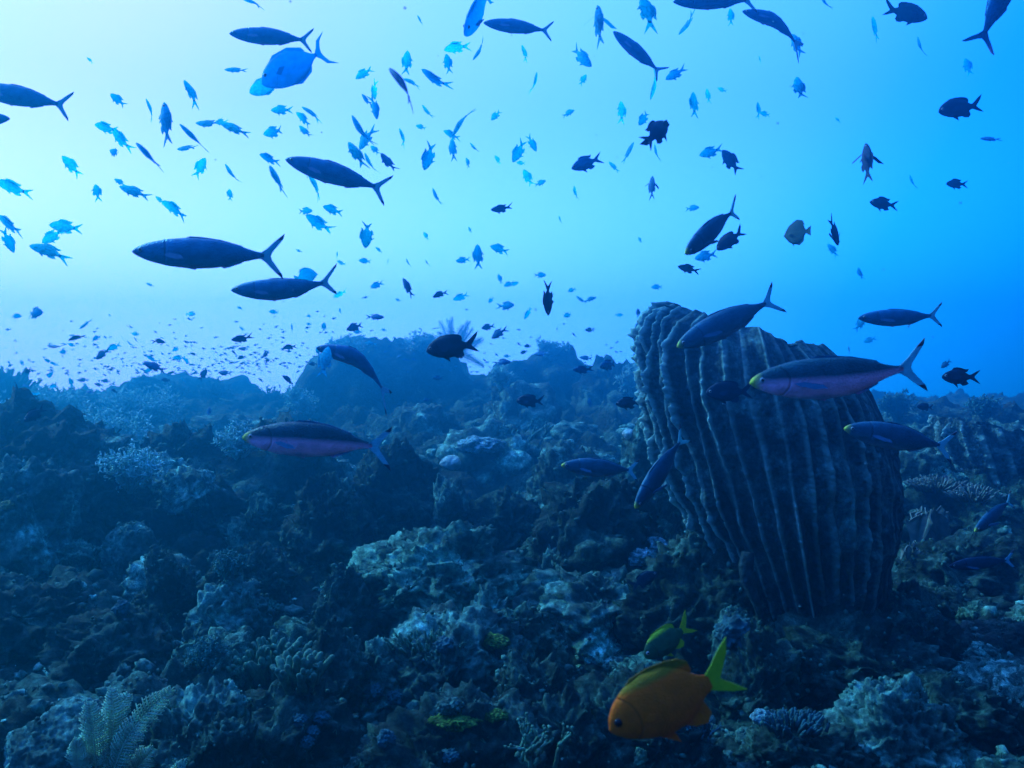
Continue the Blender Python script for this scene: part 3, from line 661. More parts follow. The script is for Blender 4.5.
bush(135, 402, 90, 34, 9.0, 900, 3, 'teal_soft', 'teal soft coral patch against the long hazy bommie', leaf=.022, stems=22)
bush(130, 462, 80, 46, 6.2, 900, 4, 'teal_soft', 'lowest teal soft coral clump beside the steep dark rock', leaf=.016, stems=20)
bush(238, 436, 56, 40, 7.6, 600, 5, 'teal_soft', 'teal soft coral bush behind the pink bellied fusilier head', leaf=.017, stems=14)
bush(300, 398, 46, 34, 9.2, 500, 6, 'teal_soft', 'pale teal soft coral at the foot of the huge bommie', leaf=.02, stems=14)
bush(268, 404, 54, 30, 10.5, 400, 7, 'dark_soft', 'blue bushy coral on the skyline beside the huge bommie', leaf=.024, stems=14)
bush(552, 346, 34, 22, 11.5, 300, 8, 'teal_soft', 'pale soft coral tuft crowning the ragged hazy bommie', leaf=.024, stems=10)
bush(632, 374, 32, 40, 9.0, 350, 9, 'teal_soft', 'pale soft coral bush behind the giant sponge rim', leaf=.02, stems=10)
bush(500, 372, 30, 30, 9.8, 300, 10, 'teal_soft', 'pale soft coral filling the gap beside the huge bommie', leaf=.02, stems=10)
bush(897, 402, 40, 34, 8.0, 350, 11, 'dark_soft', 'hazy feathery bush right beside the giant sponge far rim', leaf=.018, stems=12)
bush(985, 404, 44, 26, 8.6, 300, 12, 'dark_soft', 'hazy feathery bush on the reef shoulder under open blue water', leaf=.018, stems=12)
bush(345, 344, 50, 22, 11.0, 300, 13, 'teal_soft', 'low pale tuft on the shoulder of the huge bommie', leaf=.024, stems=12)
bush(420, 338, 44, 22, 12.2, 260, 14, 'teal_soft', 'low pale tuft between the shoulder and the feather star', leaf=.022, stems=12)
bush(225, 560, 46, 30, 3.4, 300, 15, 'dark_soft', 'dim feathery tuft behind the knob topped coral', leaf=.007, stems=9)
bush(205, 648, 50, 44, 2.9, 420, 16, 'dark_soft', 'dim bluish feathery bush in the hollow beside the finger coral', leaf=.006, stems=12)
bush(165, 388, 44, 20, 12.5, 240, 17, 'dark_soft', 'ragged coral tuft on top of the long hazy bommie', leaf=.026, stems=9)
bush(215, 388, 50, 18, 12.5, 240, 18, 'dark_soft', 'second ragged coral tuft toward the end of the long hazy bommie', leaf=.026, stems=9)

def feather_star(px, py, rad, Y, n, seed, mat, label):
    r = random.Random(seed); m = far(Y) / F; Rr = rad * m
    rt = bpy.data.objects.new('feather_star', None); COL.objects.link(rt); rt.location = at(px, py, Y); rt['label'] = label; rt['category'] = 'feather star'
    g = Geo(); g.blob((0, 0, 0), Rr * .13, 2, seed); link('disc', g.mesh('disc'), M[mat], rt)
    for k in range(n):
        g = Geo(); a = math.pi * (-.12 + 1.24 * (k + .5) / n) + r.uniform(-.1, .1)
        d = Vector((math.cos(a), r.uniform(-.6, .6), math.sin(a))).normalized(); cu = Vector((-d.z, 0, d.x)) * r.uniform(-.35, .35)
        L = Rr * r.uniform(.8, 1.1); pts = [d * L * t + cu * L * t * t for t in [i / 7 for i in range(8)]]
        g.tube(pts, [Rr * .022 * (1 - .6 * i / 7) for i in range(8)], 5)
        sd_ = d.cross(Vector((0, 1, 0))).normalized()
        for i in range(2, 30):
            t = i / 30; p = d * L * t + cu * L * t * t; w = Rr * .20 * (1 - t * .7)
            for sg in (-1, 1): g.tube([p, p + (sd_ * sg + d * .6).normalized() * w], [Rr * .010, Rr * .004], 3, cap=False)
        link('feather_arm', g.mesh('feather_arm'), M[mat], rt)
feather_star(452, 352, 36, 9.75, 22, 3, 'crinoid', 'pale blue feather star spreading its arms on top of the huge bommie')

def lump(px, py, w, h, Y, seed, mat, label, name='sponge', cat='sponge', style='knobby', sub=5):
    me = rock_mesh(name, (w / F * far(Y) * .43, w / F * far(Y) * .4, h / F * far(Y) * .43), seed, sub, style, 1.0)
    return link(name, me, M[mat], loc=at(px, py, Y), label=label, cat=cat)
lump(452, 458, 26, 16, 5.9, 201, 'white', 'bright white sponge leaf on the flank of the coral dome', style='smooth')
lump(480, 440, 46, 14, 6.2, 202, 'soft', 'pale teal crust on top of the coral dome', name='encrusting_coral', cat='coral', style='craggy')
lump(122, 608, 15, 14, 2.9, 203, 'lilac', 'small round pale blue ball on the dark floor below the dark upright coral')
lump(641, 551, 26, 17, 3.2, 204, 'soft', 'pale rounded lobe beside the arched boulder, nearer the boulder of a pair', style='rugged')
lump(657, 541, 22, 19, 3.25, 205, 'soft', 'pale rounded lobe nearer the giant sponge of a pair', style='rugged')
lump(629, 413, 14, 11, 4.6, 206, 'white', 'small white blue lump under the dark fish beside the giant sponge', style='smooth')
lump(444, 640, 18, 14, 2.55, 207, 'lilac', 'bluish lump on the jagged ledge behind the algae rock')
lump(398, 692, 18, 14, 2.35, 208, 'lilac', 'bluish lump hanging under the jagged blue white ledge')
lump(374, 686, 16, 16, 2.4, 209, 'lilac', 'bluish lump under the small humped rock')
lump(386, 733, 16, 18, 2.15, 210, 'lilac', 'dim bluish lump next to the green algae rock flank')
lump(450, 752, 18, 12, 2.0, 211, 'lilac', 'blue crust blob low on the green algae rock')
lump(735, 622, 34, 32, 2.7, 212, 'lilac', 'pale bluish bushy sponge at the foot of the giant barrel sponge')
lump(8, 504, 12, 9, 3.5, 213, 'yellow', 'tiny yellow coral sprig on the near side of the large dark mound', name='coral_sprig', cat='coral', style='craggy')
lump(455, 716, 46, 11, 2.02, 214, 'algae', 'green algae cushion on top of the near dark rock', name='algae_cushion', cat='algae', style='craggy')
lump(497, 712, 22, 9, 2.0, 215, 'algae', 'small green algae tuft nearer the curly branching coral', name='algae_cushion', cat='algae', style='craggy')
lump(492, 637, 30, 12, 2.75, 216, 'algae', 'dim green algae patch on the olive crusted rock', name='algae_cushion', cat='algae', style='craggy')
lump(450, 706, 22, 14, 2.05, 217, 'reef_a', 'small knob of coral rising from the green algae', name='coral_nub', cat='coral')
for k, (x, y) in enumerate([(300, 716), (312, 728), (322, 714), (306, 738)]):
    lump(x, y, 15, 12, 2.3, 220 + k, 'lilac', ['upper', 'middle', 'side', 'lowest'][k] + ' lobe of the bluish lobed sponge group in the dark hollow')
lump(762, 712, 20, 14, 2.1, 230, 'soft', 'small pale teal lump under the orange damselfish tail')
lump(640, 752, 12, 24, 1.95, 231, 'finger', 'little upright pale coral below the orange damselfish belly', name='coral_stub', cat='coral')

# leafy pale coral against the sponge's far foot
def leafy(px, py, w, h, Y, n, seed, mat, label, name='leafy_coral'):
    r = random.Random(seed); g = Geo(); m = far(Y) / F
    for i in range(n):
        a = r.uniform(0, 6.28); b = Vector((r.uniform(-.4, .4) * w * m, r.uniform(-.3, .3) * w * m, -h * m * .4))
        t = Vector((math.cos(a), math.sin(a), 0)); Lh = h * m * r.uniform(.5, 1.0); ww = w * m * r.uniform(.12, .26)
        nu_, nv_ = 7, 9; base_i = len(g.V); ln = Vector((r.uniform(-.3, .3), r.uniform(-.3, .3), 1))
        nrm = t.cross(Vector((0, 0, 1)))
        for sgn in (-1, 1):
            for u in range(nu_):
                for v in range(nv_):
                    uu = u / (nu_ - 1); vv = v / (nv_ - 1) * 2 - 1
                    ruf = math.sin(vv * 5 + a) * .25 * uu * ww
                    g.V.append(b + ln * Lh * uu * (1 - .25 * abs(vv) + .08 * math.sin(vv * 11 + i)) + t * vv * ww * (.35 + .65 * uu) + nrm * (ruf + sgn * .003))
        N2 = nu_ * nv_
        for s2 in (0, 1):
            for u in range(nu_ - 1):
                for v in range(nv_ - 1):
                    q = base_i + s2 * N2 + u * nv_ + v; f = (q, q + 1, q + nv_ + 1, q + nv_); g.F.append(f if s2 else f[::-1])
        rim_ = [v for v in range(nv_)]
        for v in range(nv_ - 1):
            q = base_i + (nu_ - 1) * nv_ + v; g.F.append((q, q + 1, q + N2 + 1, q + N2))
    return link(name, g.mesh(name), M[mat], loc=at(px, py, Y), label=label, cat='coral')
leafy(928, 524, 46, 38, 3.7, 16, 1, 'cream', 'pale cream leafy coral tucked against the far flank of the giant sponge')
leafy(908, 549, 20, 20, 3.5, 7, 2, 'cream', 'small leafy coral just below the cream leafy one')
leafy(560, 625, 26, 10, 2.8, 6, 3, 'cream', 'small pale curled coral flake lying on the rubble between boulder and damselfish')

# curly branching coral near the algae rock
def twig_coral(px, py, h, Y, n, seed, mat, label):
    r = random.Random(seed); g = Geo(); m = far(Y) / F
    def grow(p, d, L, rad, dep):
        pts = [p]; dd = d
        for i in range(3):
            dd = (dd + Vector((r.uniform(-.5, .5), r.uniform(-.4, .4), r.uniform(-.2, .4)))).normalized(); pts.append(pts[-1] + dd * L / 3)
        g.tube(pts, [rad, rad * .9, rad * .8, rad * .7], 6)
        g.blob(pts[-1], rad * 1.3, 1, r.random() * 9, .5)
        if dep:
            for k in range(2 + (r.random() < .4)):
                e = (dd + Vector((r.uniform(-1.2, 1.2), r.uniform(-.8, .8), r.uniform(-.2, .6)))).normalized(); grow(pts[-1 - (k % 2)], e, L * .72, rad * .75, dep - 1)
    for k in range(n): grow(Vector((r.uniform(-.3, .3) * h * m, r.uniform(-.2, .2) * h * m, -h * m * .5)), Vector((r.uniform(-.5, .5), r.uniform(-.4, .4), 1)).normalized(), h * m * .42, h * m * .05, 2)
    return link('branching_coral', g.mesh('branching_coral'), M[mat], loc=at(px, py, Y), label=label, cat='coral')
twig_coral(542, 742, 56, 1.95, 6, 4, 'finger', 'curly pale branching coral standing between the algae rock and orange damselfish')
twig_coral(700, 725, 26, 2.1, 4, 5, 'lilac', 'small branching coral in the shade below the orange damselfish')
twig_coral(530, 428, 34, 6.3, 4, 8, 'dark_soft', 'thin dark branching coral on the rubble between coral dome and giant sponge')
# bud growing on the sponge's flank
g = Geo()
Y_ = 2.62; p0 = at(752, 600, Y_)
pts = [at(768, 640, Y_ + .1), at(757, 605, Y_), at(747, 580, Y_), at(746, 566, Y_), at(748, 553, Y_)]
g.tube(pts, [.006, .012, .020, .022, .019], 14, cap=True)
g.tube([at(748, 553, Y_), at(748, 557, Y_ )], [.0185, .010], 14)
link('sponge_bud', g.mesh('sponge_bud'), M['sponge'], label='little tubular bud with a pale rim low on the giant sponge near face', cat='sponge')
LAND += [(268, 652, 'the finger coral cluster'), (95, 440, 'the teal soft coral thicket'), (542, 742, 'the curly branching coral')]
# ------------------------------------------------------------------ set every coral and sponge down on the surface it grows from
_kinds = ('finger_coral', 'soft_coral', 'sponge', 'encrusting_coral', 'coral_sprig', 'algae_cushion', 'coral_stub', 'coral_nub', 'leafy_coral', 'branching_coral', 'feathery_hydroid')
_items = [o for o in COL.objects if o.parent is None and o.name.split('.')[0] in _kinds]
_hide = _items + [c for o in _items for c in o.children] + [bpy.data.objects['haze']]
bpy.context.view_layer.update()
_base = {}
for o in _items:
    if o.type == 'MESH':
        bb = [o.matrix_world @ Vector(c) for c in o.bound_box]
        _base[o.name] = Vector((sum(b.x for b in bb) / 8, sum(b.y for b in bb) / 8, min(b.z for b in bb)))
    else: _base[o.name] = o.location.copy()
for h in _hide: h.hide_viewport = True
bpy.context.view_layer.update(); _dg = bpy.context.evaluated_depsgraph_get()
C0 = Vector((0, 0, ZC))
for o in _items:
    b = _base[o.name]
    for step in range(30):
        t = b + Vector((0, 0, -step * 3 / F * b.y)); d = (t - C0).normalized()
        hit, loc, n_, i_, ob, m_ = sc.ray_cast(_dg, C0, d, distance=40)
        k = loc.y / b.y if hit else 0
        if hit and .55 < k < 1.7: break
    else: continue
    if abs(k - 1) < .005 and step == 0: continue
    off = (o.location - b) * k
    o.scale = o.scale * k
    hgt = (o.dimensions.z if o.type == 'MESH' else .05) * k
    o.location = loc + off - Vector((0, 0, hgt * (.30 if o.name.split('.')[0] in ('sponge', 'encrusting_coral', 'algae_cushion', 'coral_stub', 'coral_nub') else .12)))
for h in _hide: h.hide_viewport = False
bpy.context.view_layer.update()
# ------------------------------------------------------------------ fish
def fish_mat(name, back, mid, belly, z1, z2, extra=None, rough=.45, spot=.15, metal=0, trans=0, gill=(.40, .0, .14, .8)):
    """colour bands by height on the body (object z), soft edges, faint mottling"""
    m, nt, b = mat_base(name, max(rough, .5)); b.inputs['Specular IOR Level'].default_value = .12
    L = nt.links.new
    rs = N(nt, 'ShaderNodeAttribute'); rs.attribute_name = 'rest'; sx = N(nt, 'ShaderNodeSeparateXYZ'); L(rs.outputs['Vector'], sx.inputs[0])
    class tc: outputs = {'Object': rs.outputs['Vector']}
    ns = N(nt, 'ShaderNodeTexNoise'); ns.inputs['Scale'].default_value = 14; ns.inputs['Detail'].default_value = 5; L(tc.outputs['Object'], ns.inputs['Vector'])
    ma = N(nt, 'ShaderNodeMath', operation='MULTIPLY_ADD'); ma.inputs[1].default_value = .03; L(ns.outputs['Fac'], ma.inputs[0]); L(sx.outputs['Z'], ma.inputs[2])
    mr = N(nt, 'ShaderNodeMapRange'); mr.inputs[1].default_value = -.3; mr.inputs[2].default_value = .3; L(ma.outputs[0], mr.inputs[0])
    r = N(nt, 'ShaderNodeValToRGB'); f = lambda z: (z + .015 + .3) / .6
    ramp(r, [(f(z1) - .025, belly), (f(z1) + .015, mid), (f(z2) - .03, mid), (f(z2) + .03, back)]); L(mr.outputs[0], r.inputs[0])
    col = r.outputs[0]
    if extra:                                   # (x threshold, colour) for the snout
        e = N(nt, 'ShaderNodeMapRange'); e.inputs[1].default_value = extra[0] - .03; e.inputs[2].default_value = extra[0] + .02; L(sx.outputs['X'], e.inputs[0])
        mx = N(nt, 'ShaderNodeMix', data_type='RGBA'); L(e.outputs[0], mx.inputs[0]); L(col, mx.inputs[6]); mx.inputs[7].default_value = (*extra[1], 1); col = mx.outputs[2]
    v = N(nt, 'ShaderNodeTexVoronoi'); v.inputs['Scale'].default_value = 75; mp = N(nt, 'ShaderNodeMapping'); mp.inputs['Scale'].default_value = (1, .3, 1.3)
    L(tc.outputs['Object'], mp.inputs[0]); L(mp.outputs[0], v.inputs['Vector'])
    # gill cover edge and mouth slit: grooves in the skin, also darkened in its colour
    gv = N(nt, 'ShaderNodeVectorMath', operation='SUBTRACT'); gv.inputs[1].default_value = (gill[0], 0, gill[1]); L(tc.outputs['Object'], gv.inputs[0])
    gm = N(nt, 'ShaderNodeVectorMath', operation='MULTIPLY'); gm.inputs[1].default_value = (1, 0, gill[3]); L(gv.outputs[0], gm.inputs[0])
    gln = N(nt, 'ShaderNodeVectorMath', operation='LENGTH'); L(gm.outputs[0], gln.inputs[0])
    gs = N(nt, 'ShaderNodeMath', operation='SUBTRACT'); gs.inputs[1].default_value = gill[2]; L(gln.outputs['Value'], gs.inputs[0])
    ga = N(nt, 'ShaderNodeMath', operation='ABSOLUTE'); L(gs.outputs[0], ga.inputs[0])
    gr = N(nt, 'ShaderNodeMapRange', interpolation_type='SMOOTHSTEP'); gr.inputs[1].default_value = .001; gr.inputs[2].default_value = .010; gr.inputs[3].default_value = 0; gr.inputs[4].default_value = 1; L(ga.outputs[0], gr.inputs[0])
    xb = N(nt, 'ShaderNodeMath', operation='GREATER_THAN'); xb.inputs[1].default_value = gill[0] - .02; L(sx.outputs['X'], xb.inputs[0])
    gx = N(nt, 'ShaderNodeMath', operation='MAXIMUM'); L(gr.outputs[0], gx.inputs[0]); L(xb.outputs[0], gx.inputs[1])
    hs = N(nt, 'ShaderNodeMath', operation='MULTIPLY_ADD'); hs.inputs[1].default_value = .35; L(v.outputs['Distance'], hs.inputs[0]); L(gx.outputs[0], hs.inputs[2])
    bp = N(nt, 'ShaderNodeBump'); bp.inputs['Strength'].default_value = .5; bp.inputs['Distance'].default_value = .006; L(hs.outputs[0], bp.inputs['Height']); L(bp.outputs[0], b.inputs['Normal'])
    mo = N(nt, 'ShaderNodeValToRGB'); ramp(mo, [(.3, (1 - spot * 2,) * 3), (.7, (1 + spot,) * 3)]); L(ns.outputs['Fac'], mo.inputs[0])
    m2 = N(nt, 'ShaderNodeMix', data_type='RGBA', blend_type='MULTIPLY'); m2.inputs[0].default_value = 1; L(col, m2.inputs[6]); L(mo.outputs[0], m2.inputs[7])
    gk = N(nt, 'ShaderNodeMapRange'); gk.inputs[3].default_value = .7; gk.inputs[4].default_value = 1; L(gx.outputs[0], gk.inputs[0])
    m3_ = N(nt, 'ShaderNodeVectorMath', operation='SCALE'); L(m2.outputs[2], m3_.inputs[0]); L(gk.outputs[0], m3_.inputs['Scale'])
    L(m3_.outputs[0], b.inputs['Base Color']); b.inputs['Metallic'].default_value = metal
    if trans:                                   # thin translucent flesh lets the light behind glow through
        tr = N(nt, 'ShaderNodeBsdfTranslucent'); L(m2.outputs[2], tr.inputs['Color'])
        ms = N(nt, 'ShaderNodeMixShader'); ms.inputs[0].default_value = trans; out = nt.nodes['Material Output']
        L(b.outputs[0], ms.inputs[1]); L(tr.outputs[0], ms.inputs[2]); L(ms.outputs[0], out.inputs['Surface'])
    return m
FM = {}
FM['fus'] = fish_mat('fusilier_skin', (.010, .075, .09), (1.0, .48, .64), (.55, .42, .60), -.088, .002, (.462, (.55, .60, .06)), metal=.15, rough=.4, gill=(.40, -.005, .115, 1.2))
FM['fus_dark'] = fish_mat('shaded_fusilier_skin', (.015, .10, .15), (.03, .15, .20), (.14, .22, .28), -.07, -.02, (.468, (.50, .60, .08)), metal=.3)  # same fish seen in shade, its darkness put into the skin colour
FM['fus_sil'] = fish_mat('backlit_fusilier_skin', (.012, .15, .26), (.02, .21, .34), (.40, .30, .50), -.082, -.05, metal=.4)  # same fish against the light, silhouette tone put into the skin colour
FM['chr_pale'] = fish_mat('pale_chromis_skin', (.12, .92, .95), (.12, .95, .98), (.16, .98, .98), -.1, .05, trans=.8)  # blue-green fish in three tones, distance haze put into the skin colour
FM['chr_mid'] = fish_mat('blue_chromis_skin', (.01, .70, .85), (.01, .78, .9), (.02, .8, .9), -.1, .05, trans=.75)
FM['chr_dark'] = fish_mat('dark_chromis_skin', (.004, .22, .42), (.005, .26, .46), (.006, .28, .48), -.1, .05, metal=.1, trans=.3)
FM['damsel'] = fish_mat('dark_damsel_skin', (.002, .03, .06), (.002, .035, .07), (.003, .04, .075), -.1, .05, metal=.2)
FM['olive'] = fish_mat('olive_fish_skin', (.012, .07, .045), (.016, .09, .055), (.02, .10, .06), -.1, .05, trans=.2)
FM['orange'] = fish_mat('orange_damsel_skin', (.26, .13, .004), (.80, .11, .002), (.80, .11, .002), -.22, .185, rough=.7, spot=.08)
FM['lime'] = plain('lime_yellow_fin', (.34, .50, .015), .6, .1, rays=22, trans=.3)
FM['darkgreen'] = fish_mat('dark_green_fish_skin', (.22, .36, .015), (.03, .10, .04), (.02, .06, .04), -.3, .16)
FM['tailclear'] = plain('pale_tail_fin', (.14, .50, .62), .6, .15, rays=30, trans=.4)
FM['black'] = plain('black_tail_tip', (.006, .012, .03), .5, .1)
FM['finblue'] = plain('dim_blue_fin', (.04, .14, .24), .6, .15)
FM['eye_white'] = plain('silver_eye_ring', (.25, .35, .36), .3, .1)
FM['eye_black'] = plain('eye_pupil', (.004, .004, .006), .1, .0)
FM['tang'] = fish_mat('surgeonfish_skin', (.03, .60, .95), (.03, .62, .95), (.04, .66, .95), -.1, .05, trans=.65, spot=.08)
FM['white'] = plain('white_fin_patch', (.8, .85, .85), .6, .1)

SPEC = {
 'fus': dict(top=[(.5, 0), (.485, .020), (.45, .040), (.38, .066), (.26, .092), (.12, .104), (-.04, .098), (-.18, .070), (-.28, .038), (-.335, .022), (-.37, .024)],
             bot=[(.5, -.004), (.485, -.018), (.45, -.036), (.38, -.062), (.26, -.088), (.10, -.102), (-.06, -.090), (-.18, -.060), (-.28, -.033), (-.335, -.020), (-.37, -.022)],
             wid=.56, tail=[(-.345, .018), (-.39, .050), (-.44, .100), (-.50, .150), (-.492, .118), (-.455, .068), (-.425, .030), (-.412, 0), (-.425, -.030), (-.455, -.068), (-.492, -.118), (-.50, -.150), (-.44, -.100), (-.39, -.050), (-.345, -.018)], tipz=.108,
             dorsal=[(.17, .095), (.12, .112), (.04, .110), (-.08, .096), (-.22, .062), (-.24, .045), (-.1, .075)], anal=[(-.08, -.080), (-.11, -.092), (-.17, -.073), (-.23, -.050), (-.2, -.04)],
             pect=[(.27, -.018), (.22, -.010), (.13, -.030), (.11, -.052), (.17, -.054), (.24, -.036)], pelv=[(.15, -.094), (.08, -.108), (.07, -.094)], eye=(.435, .010, .0155)),
 'chr': dict(top=[(.5, 0), (.47, .05), (.40, .11), (.28, .17), (.12, .20), (-.04, .17), (-.14, .10), (-.20, .062), (-.26, .055)],
             bot=[(.5, -.01), (.47, -.05), (.40, -.10), (.28, -.155), (.12, -.19), (-.04, -.165), (-.14, -.10), (-.20, -.060), (-.26, -.052)],
             wid=.36, tail=[(-.23, .05), (-.30, .085), (-.40, .14), (-.50, .185), (-.43, .10), (-.36, .03), (-.345, 0), (-.36, -.03), (-.43, -.10), (-.50, -.185), (-.40, -.14), (-.30, -.085), (-.23, -.05)], tipz=9,
             dorsal=[(.24, .17), (.20, .235), (.10, .25), (.0, .235), (-.10, .20), (-.20, .20), (-.15, .12), (-.08, .13)], anal=[(.02, -.17), (-.04, -.225), (-.13, -.215), (-.20, -.17), (-.14, -.10)],
             pect=[(.26, -.02), (.18, .03), (.06, .03), (.10, -.05), (.2, -.06)], pelv=[(.2, -.17), (.08, -.28), (.10, -.18)], eye=(.40, .035, .035)),
 'dam': dict(top=[(.5, -.02), (.475, .05), (.41, .12), (.30, .19), (.14, .232), (-.02, .222), (-.14, .16), (-.23, .075), (-.30, .055)],
             bot=[(.5, -.03), (.47, -.07), (.40, -.12), (.28, -.17), (.12, -.205), (-.04, -.19), (-.15, -.135), (-.23, -.07), (-.30, -.052)],
             wid=.36, tail=[(-.27, .05), (-.34, .10), (-.43, .18), (-.53, .25), (-.49, .15), (-.415, .05), (-.375, 0), (-.40, -.035), (-.46, -.09), (-.52, -.155), (-.42, -.125), (-.34, -.085), (-.27, -.05)], tipz=9,
             dorsal=[(.30, .18), (.22, .230), (.08, .250), (-.06, .243), (-.15, .225), (-.205, .185), (-.21, .13), (-.18, .08), (-.06, .14), (.1, .18)], anal=[(.0, -.18), (-.08, -.225), (-.17, -.235), (-.22, -.18), (-.20, -.09)],
             pect=[(.24, -.03), (.16, .02), (.06, .01), (.08, -.07), (.18, -.08)], pelv=[(.2, -.18), (.06, -.28), (.08, -.19)], eye=(.415, .02, .032)),
 'tang': dict(top=[(.5, -.02), (.47, .05), (.40, .13), (.28, .205), (.12, .245), (-.06, .225), (-.20, .13), (-.28, .045), (-.34, .022)],
             bot=[(.5, -.03), (.47, -.08), (.40, -.14), (.28, -.20), (.12, -.235), (-.06, -.215), (-.20, -.12), (-.28, -.045), (-.34, -.022)],
             wid=.30, tail=[(-.32, .02), (-.37, .08), (-.42, .17), (-.56, .24), (-.46, .15), (-.42, .06), (-.41, 0), (-.42, -.06), (-.46, -.15), (-.56, -.24), (-.42, -.17), (-.37, -.08), (-.32, -.02)], tipz=9,
             dorsal=[(.34, .16), (.20, .262), (-.02, .27), (-.19, .185), (-.22, .12), (0, .22)], anal=[(.14, -.22), (.0, -.265), (-.18, -.18), (-.22, -.11)],
             pect=[(.26, -.02), (.18, .03), (.10, -.01), (.2, -.07)], pelv=None, eye=(.40, .05, .028)),
 'but': dict(top=[(.5, -.02), (.46, .02), (.40, .12), (.28, .25), (.10, .33), (-.08, .32), (-.22, .22), (-.30, .06), (-.36, .05)],
             bot=[(.5, -.03), (.46, -.06), (.40, -.12), (.28, -.23), (.10, -.31), (-.08, -.30), (-.22, -.20), (-.30, -.06), (-.36, -.05)],
             wid=.24, tail=[(-.34, .05), (-.42, .10), (-.50, .13), (-.49, 0), (-.50, -.13), (-.42, -.10), (-.34, -.05)], tipz=9,
             dorsal=[(.2, .30), (.0, .37), (-.2, .32), (-.28, .18), (-.1, .28)], anal=[(.1, -.29), (-.1, -.35), (-.25, -.25), (-.26, -.14)],
             pect=[(.26, -.02), (.18, .03), (.10, -.01), (.2, -.07)], pelv=[(.2, -.25), (.1, -.36), (.12, -.26)], eye=(.40, .03, .03)),
}
from mathutils.geometry import tessellate_polygon
def fin_geo(bm, poly, t, mi, bend=None):
    """thin solid fin, flat shaded, its outline properly triangulated"""
    n = len(poly); vs = [[bm.verts.new((x, s_ * t, z)) for x, z in poly] for s_ in (-1, 1)]
    fs = []
    for a, b, c in tessellate_polygon([[Vector((x, z, 0)) for x, z in poly]]):
        if len({a, b, c}) == 3:
            fs.append(bm.faces.new((vs[0][a], vs[0][b], vs[0][c]))); fs.append(bm.faces.new((vs[1][c], vs[1][b], vs[1][a])))
    for i in range(n):
        j = (i + 1) % n
        fs.append(bm.faces.new((vs[0][j], vs[0][i], vs[1][i], vs[1][j])))
    for f in fs: f.material_index = mi; f.smooth = False
def bendf(co, arch, lat):
    """arch lifts/drops the tail in the fish's own up direction; lat swings it sideways"""
    x = .5 - co.x; k = max(0, x - .35)
    return Vector((co.x, co.y + lat * k * k, co.z + arch * k * k))
def fish_mesh(spec, mats, arch=0, lat=0, fins=True, res=(30, 20), tipmat=None, finmat=None):
    S = SPEC[spec]; bm = bmesh.new(); nu, nv = res
    x0, x1 = .4995, S['top'][-1][0]
    def curve(pts):                             # rounded version of the control outline
        px_ = [p[0] for p in pts][::-1]; pz_ = [p[1] for p in pts][::-1]; gx = np.linspace(px_[0], px_[-1], 240); gz_ = np.interp(gx, px_, pz_)
        w = np.hanning(25); w /= w.sum(); sm = np.convolve(np.pad(gz_, 12, mode='edge'), w, 'valid'); k = np.clip(np.minimum(gx - gx[0], gx[-1] - gx) / .06, 0, 1)
        return gx, gz_ * (1 - k) + sm * k
    tx, tz = curve(S['top']); bx, bz = curve(S['bot'])
    rings = []
    for i in range(nu):
        u = i / (nu - 1); x = x0 + (x1 - x0) * (u ** 1.35)
        zt, zb = np.interp(x, tx, tz), np.interp(x, bx, bz)
        h = max((zt - zb) / 2, .002); c = (zt + zb) / 2
        hm_ = max(t - b for t, b in zip(np.interp(np.linspace(x1, .5, 30), tx, tz), np.interp(np.linspace(x1, .5, 30), bx, bz))) / 2
        k = (x - x1) / (x0 - x1)
        w = S['wid'] * hm_ * min(1, (h / hm_) ** .8) * (0.28 + .72 * min(1, k * 2.2))
        w = max(w, .004)
        rings.append([bm.verts.new((x, math.sin(2 * math.pi * j / nv) * w, c + math.cos(2 * math.pi * j / nv) * h)) for j in range(nv)])
    for a, b in zip(rings[:-1], rings[1:]):
        for j in range(nv):
            bm.faces.new((a[j], a[(j + 1) % nv], b[(j + 1) % nv], b[j])).smooth = True
    bm.faces.new(rings[0][::-1]); bm.faces.new(rings[-1])
    def fin(poly, t, mi, tip=None):
        if tip is None: fin_geo(bm, poly, t, mi, None); return
        # split the fork into root and dark tips
        def cut(keep_tip, sgn):
            out = []; n = len(poly); zc = tip * sgn
            inside = lambda p: (p[1] * sgn > tip) == keep_tip
            for i in range(n):
                p, q = poly[i], poly[(i + 1) % n]
                if inside(p): out.append(p)
                if inside(p) != inside(q):
                    k = (zc - p[1]) / (q[1] - p[1]); out.append((p[0] + (q[0] - p[0]) * k, zc))
            return out
        up_, dn = cut(True, 1), cut(True, -1)
        mid_ = []; n = len(poly)
        cl = lambda p: abs(p[1]) <= tip
        for i in range(n):
            p, q = poly[i], poly[(i + 1) % n]
            if cl(p): mid_.append(p)
            if cl(p) != cl(q):
                zc = tip if max(p[1], q[1]) > tip else -tip
                k = (zc - p[1]) / (q[1] - p[1]); mid_.append((p[0] + (q[0] - p[0]) * k, zc))
        fin_geo(bm, mid_, t, mi, None); fin_geo(bm, up_, t * .97, mi + 1, None); fin_geo(bm, dn, t * .97, mi + 1, None)
    fin(S['tail'], .0045, 1, S['tipz'] if S['tipz'] < 1 else None)
    if fins:
        fin(S['anal'], .0035, 3)
        if S['pelv']: fin(S['pelv'], .0035, 3)
        fin(S['dorsal'], .0035, 3)
    rest = [v.co.copy() for v in bm.verts]
    for v in bm.verts: v.co = bendf(v.co, arch, lat)
    bmesh.ops.recalc_face_normals(bm, faces=bm.faces)
    me = bpy.data.meshes.new('fish'); bm.to_mesh(me); bm.free()
    for m in mats: me.materials.append(m)
    ra = me.attributes.new('rest', 'FLOAT_VECTOR', 'POINT'); ra.data.foreach_set('vector', [c for v in rest for c in v])
    return me
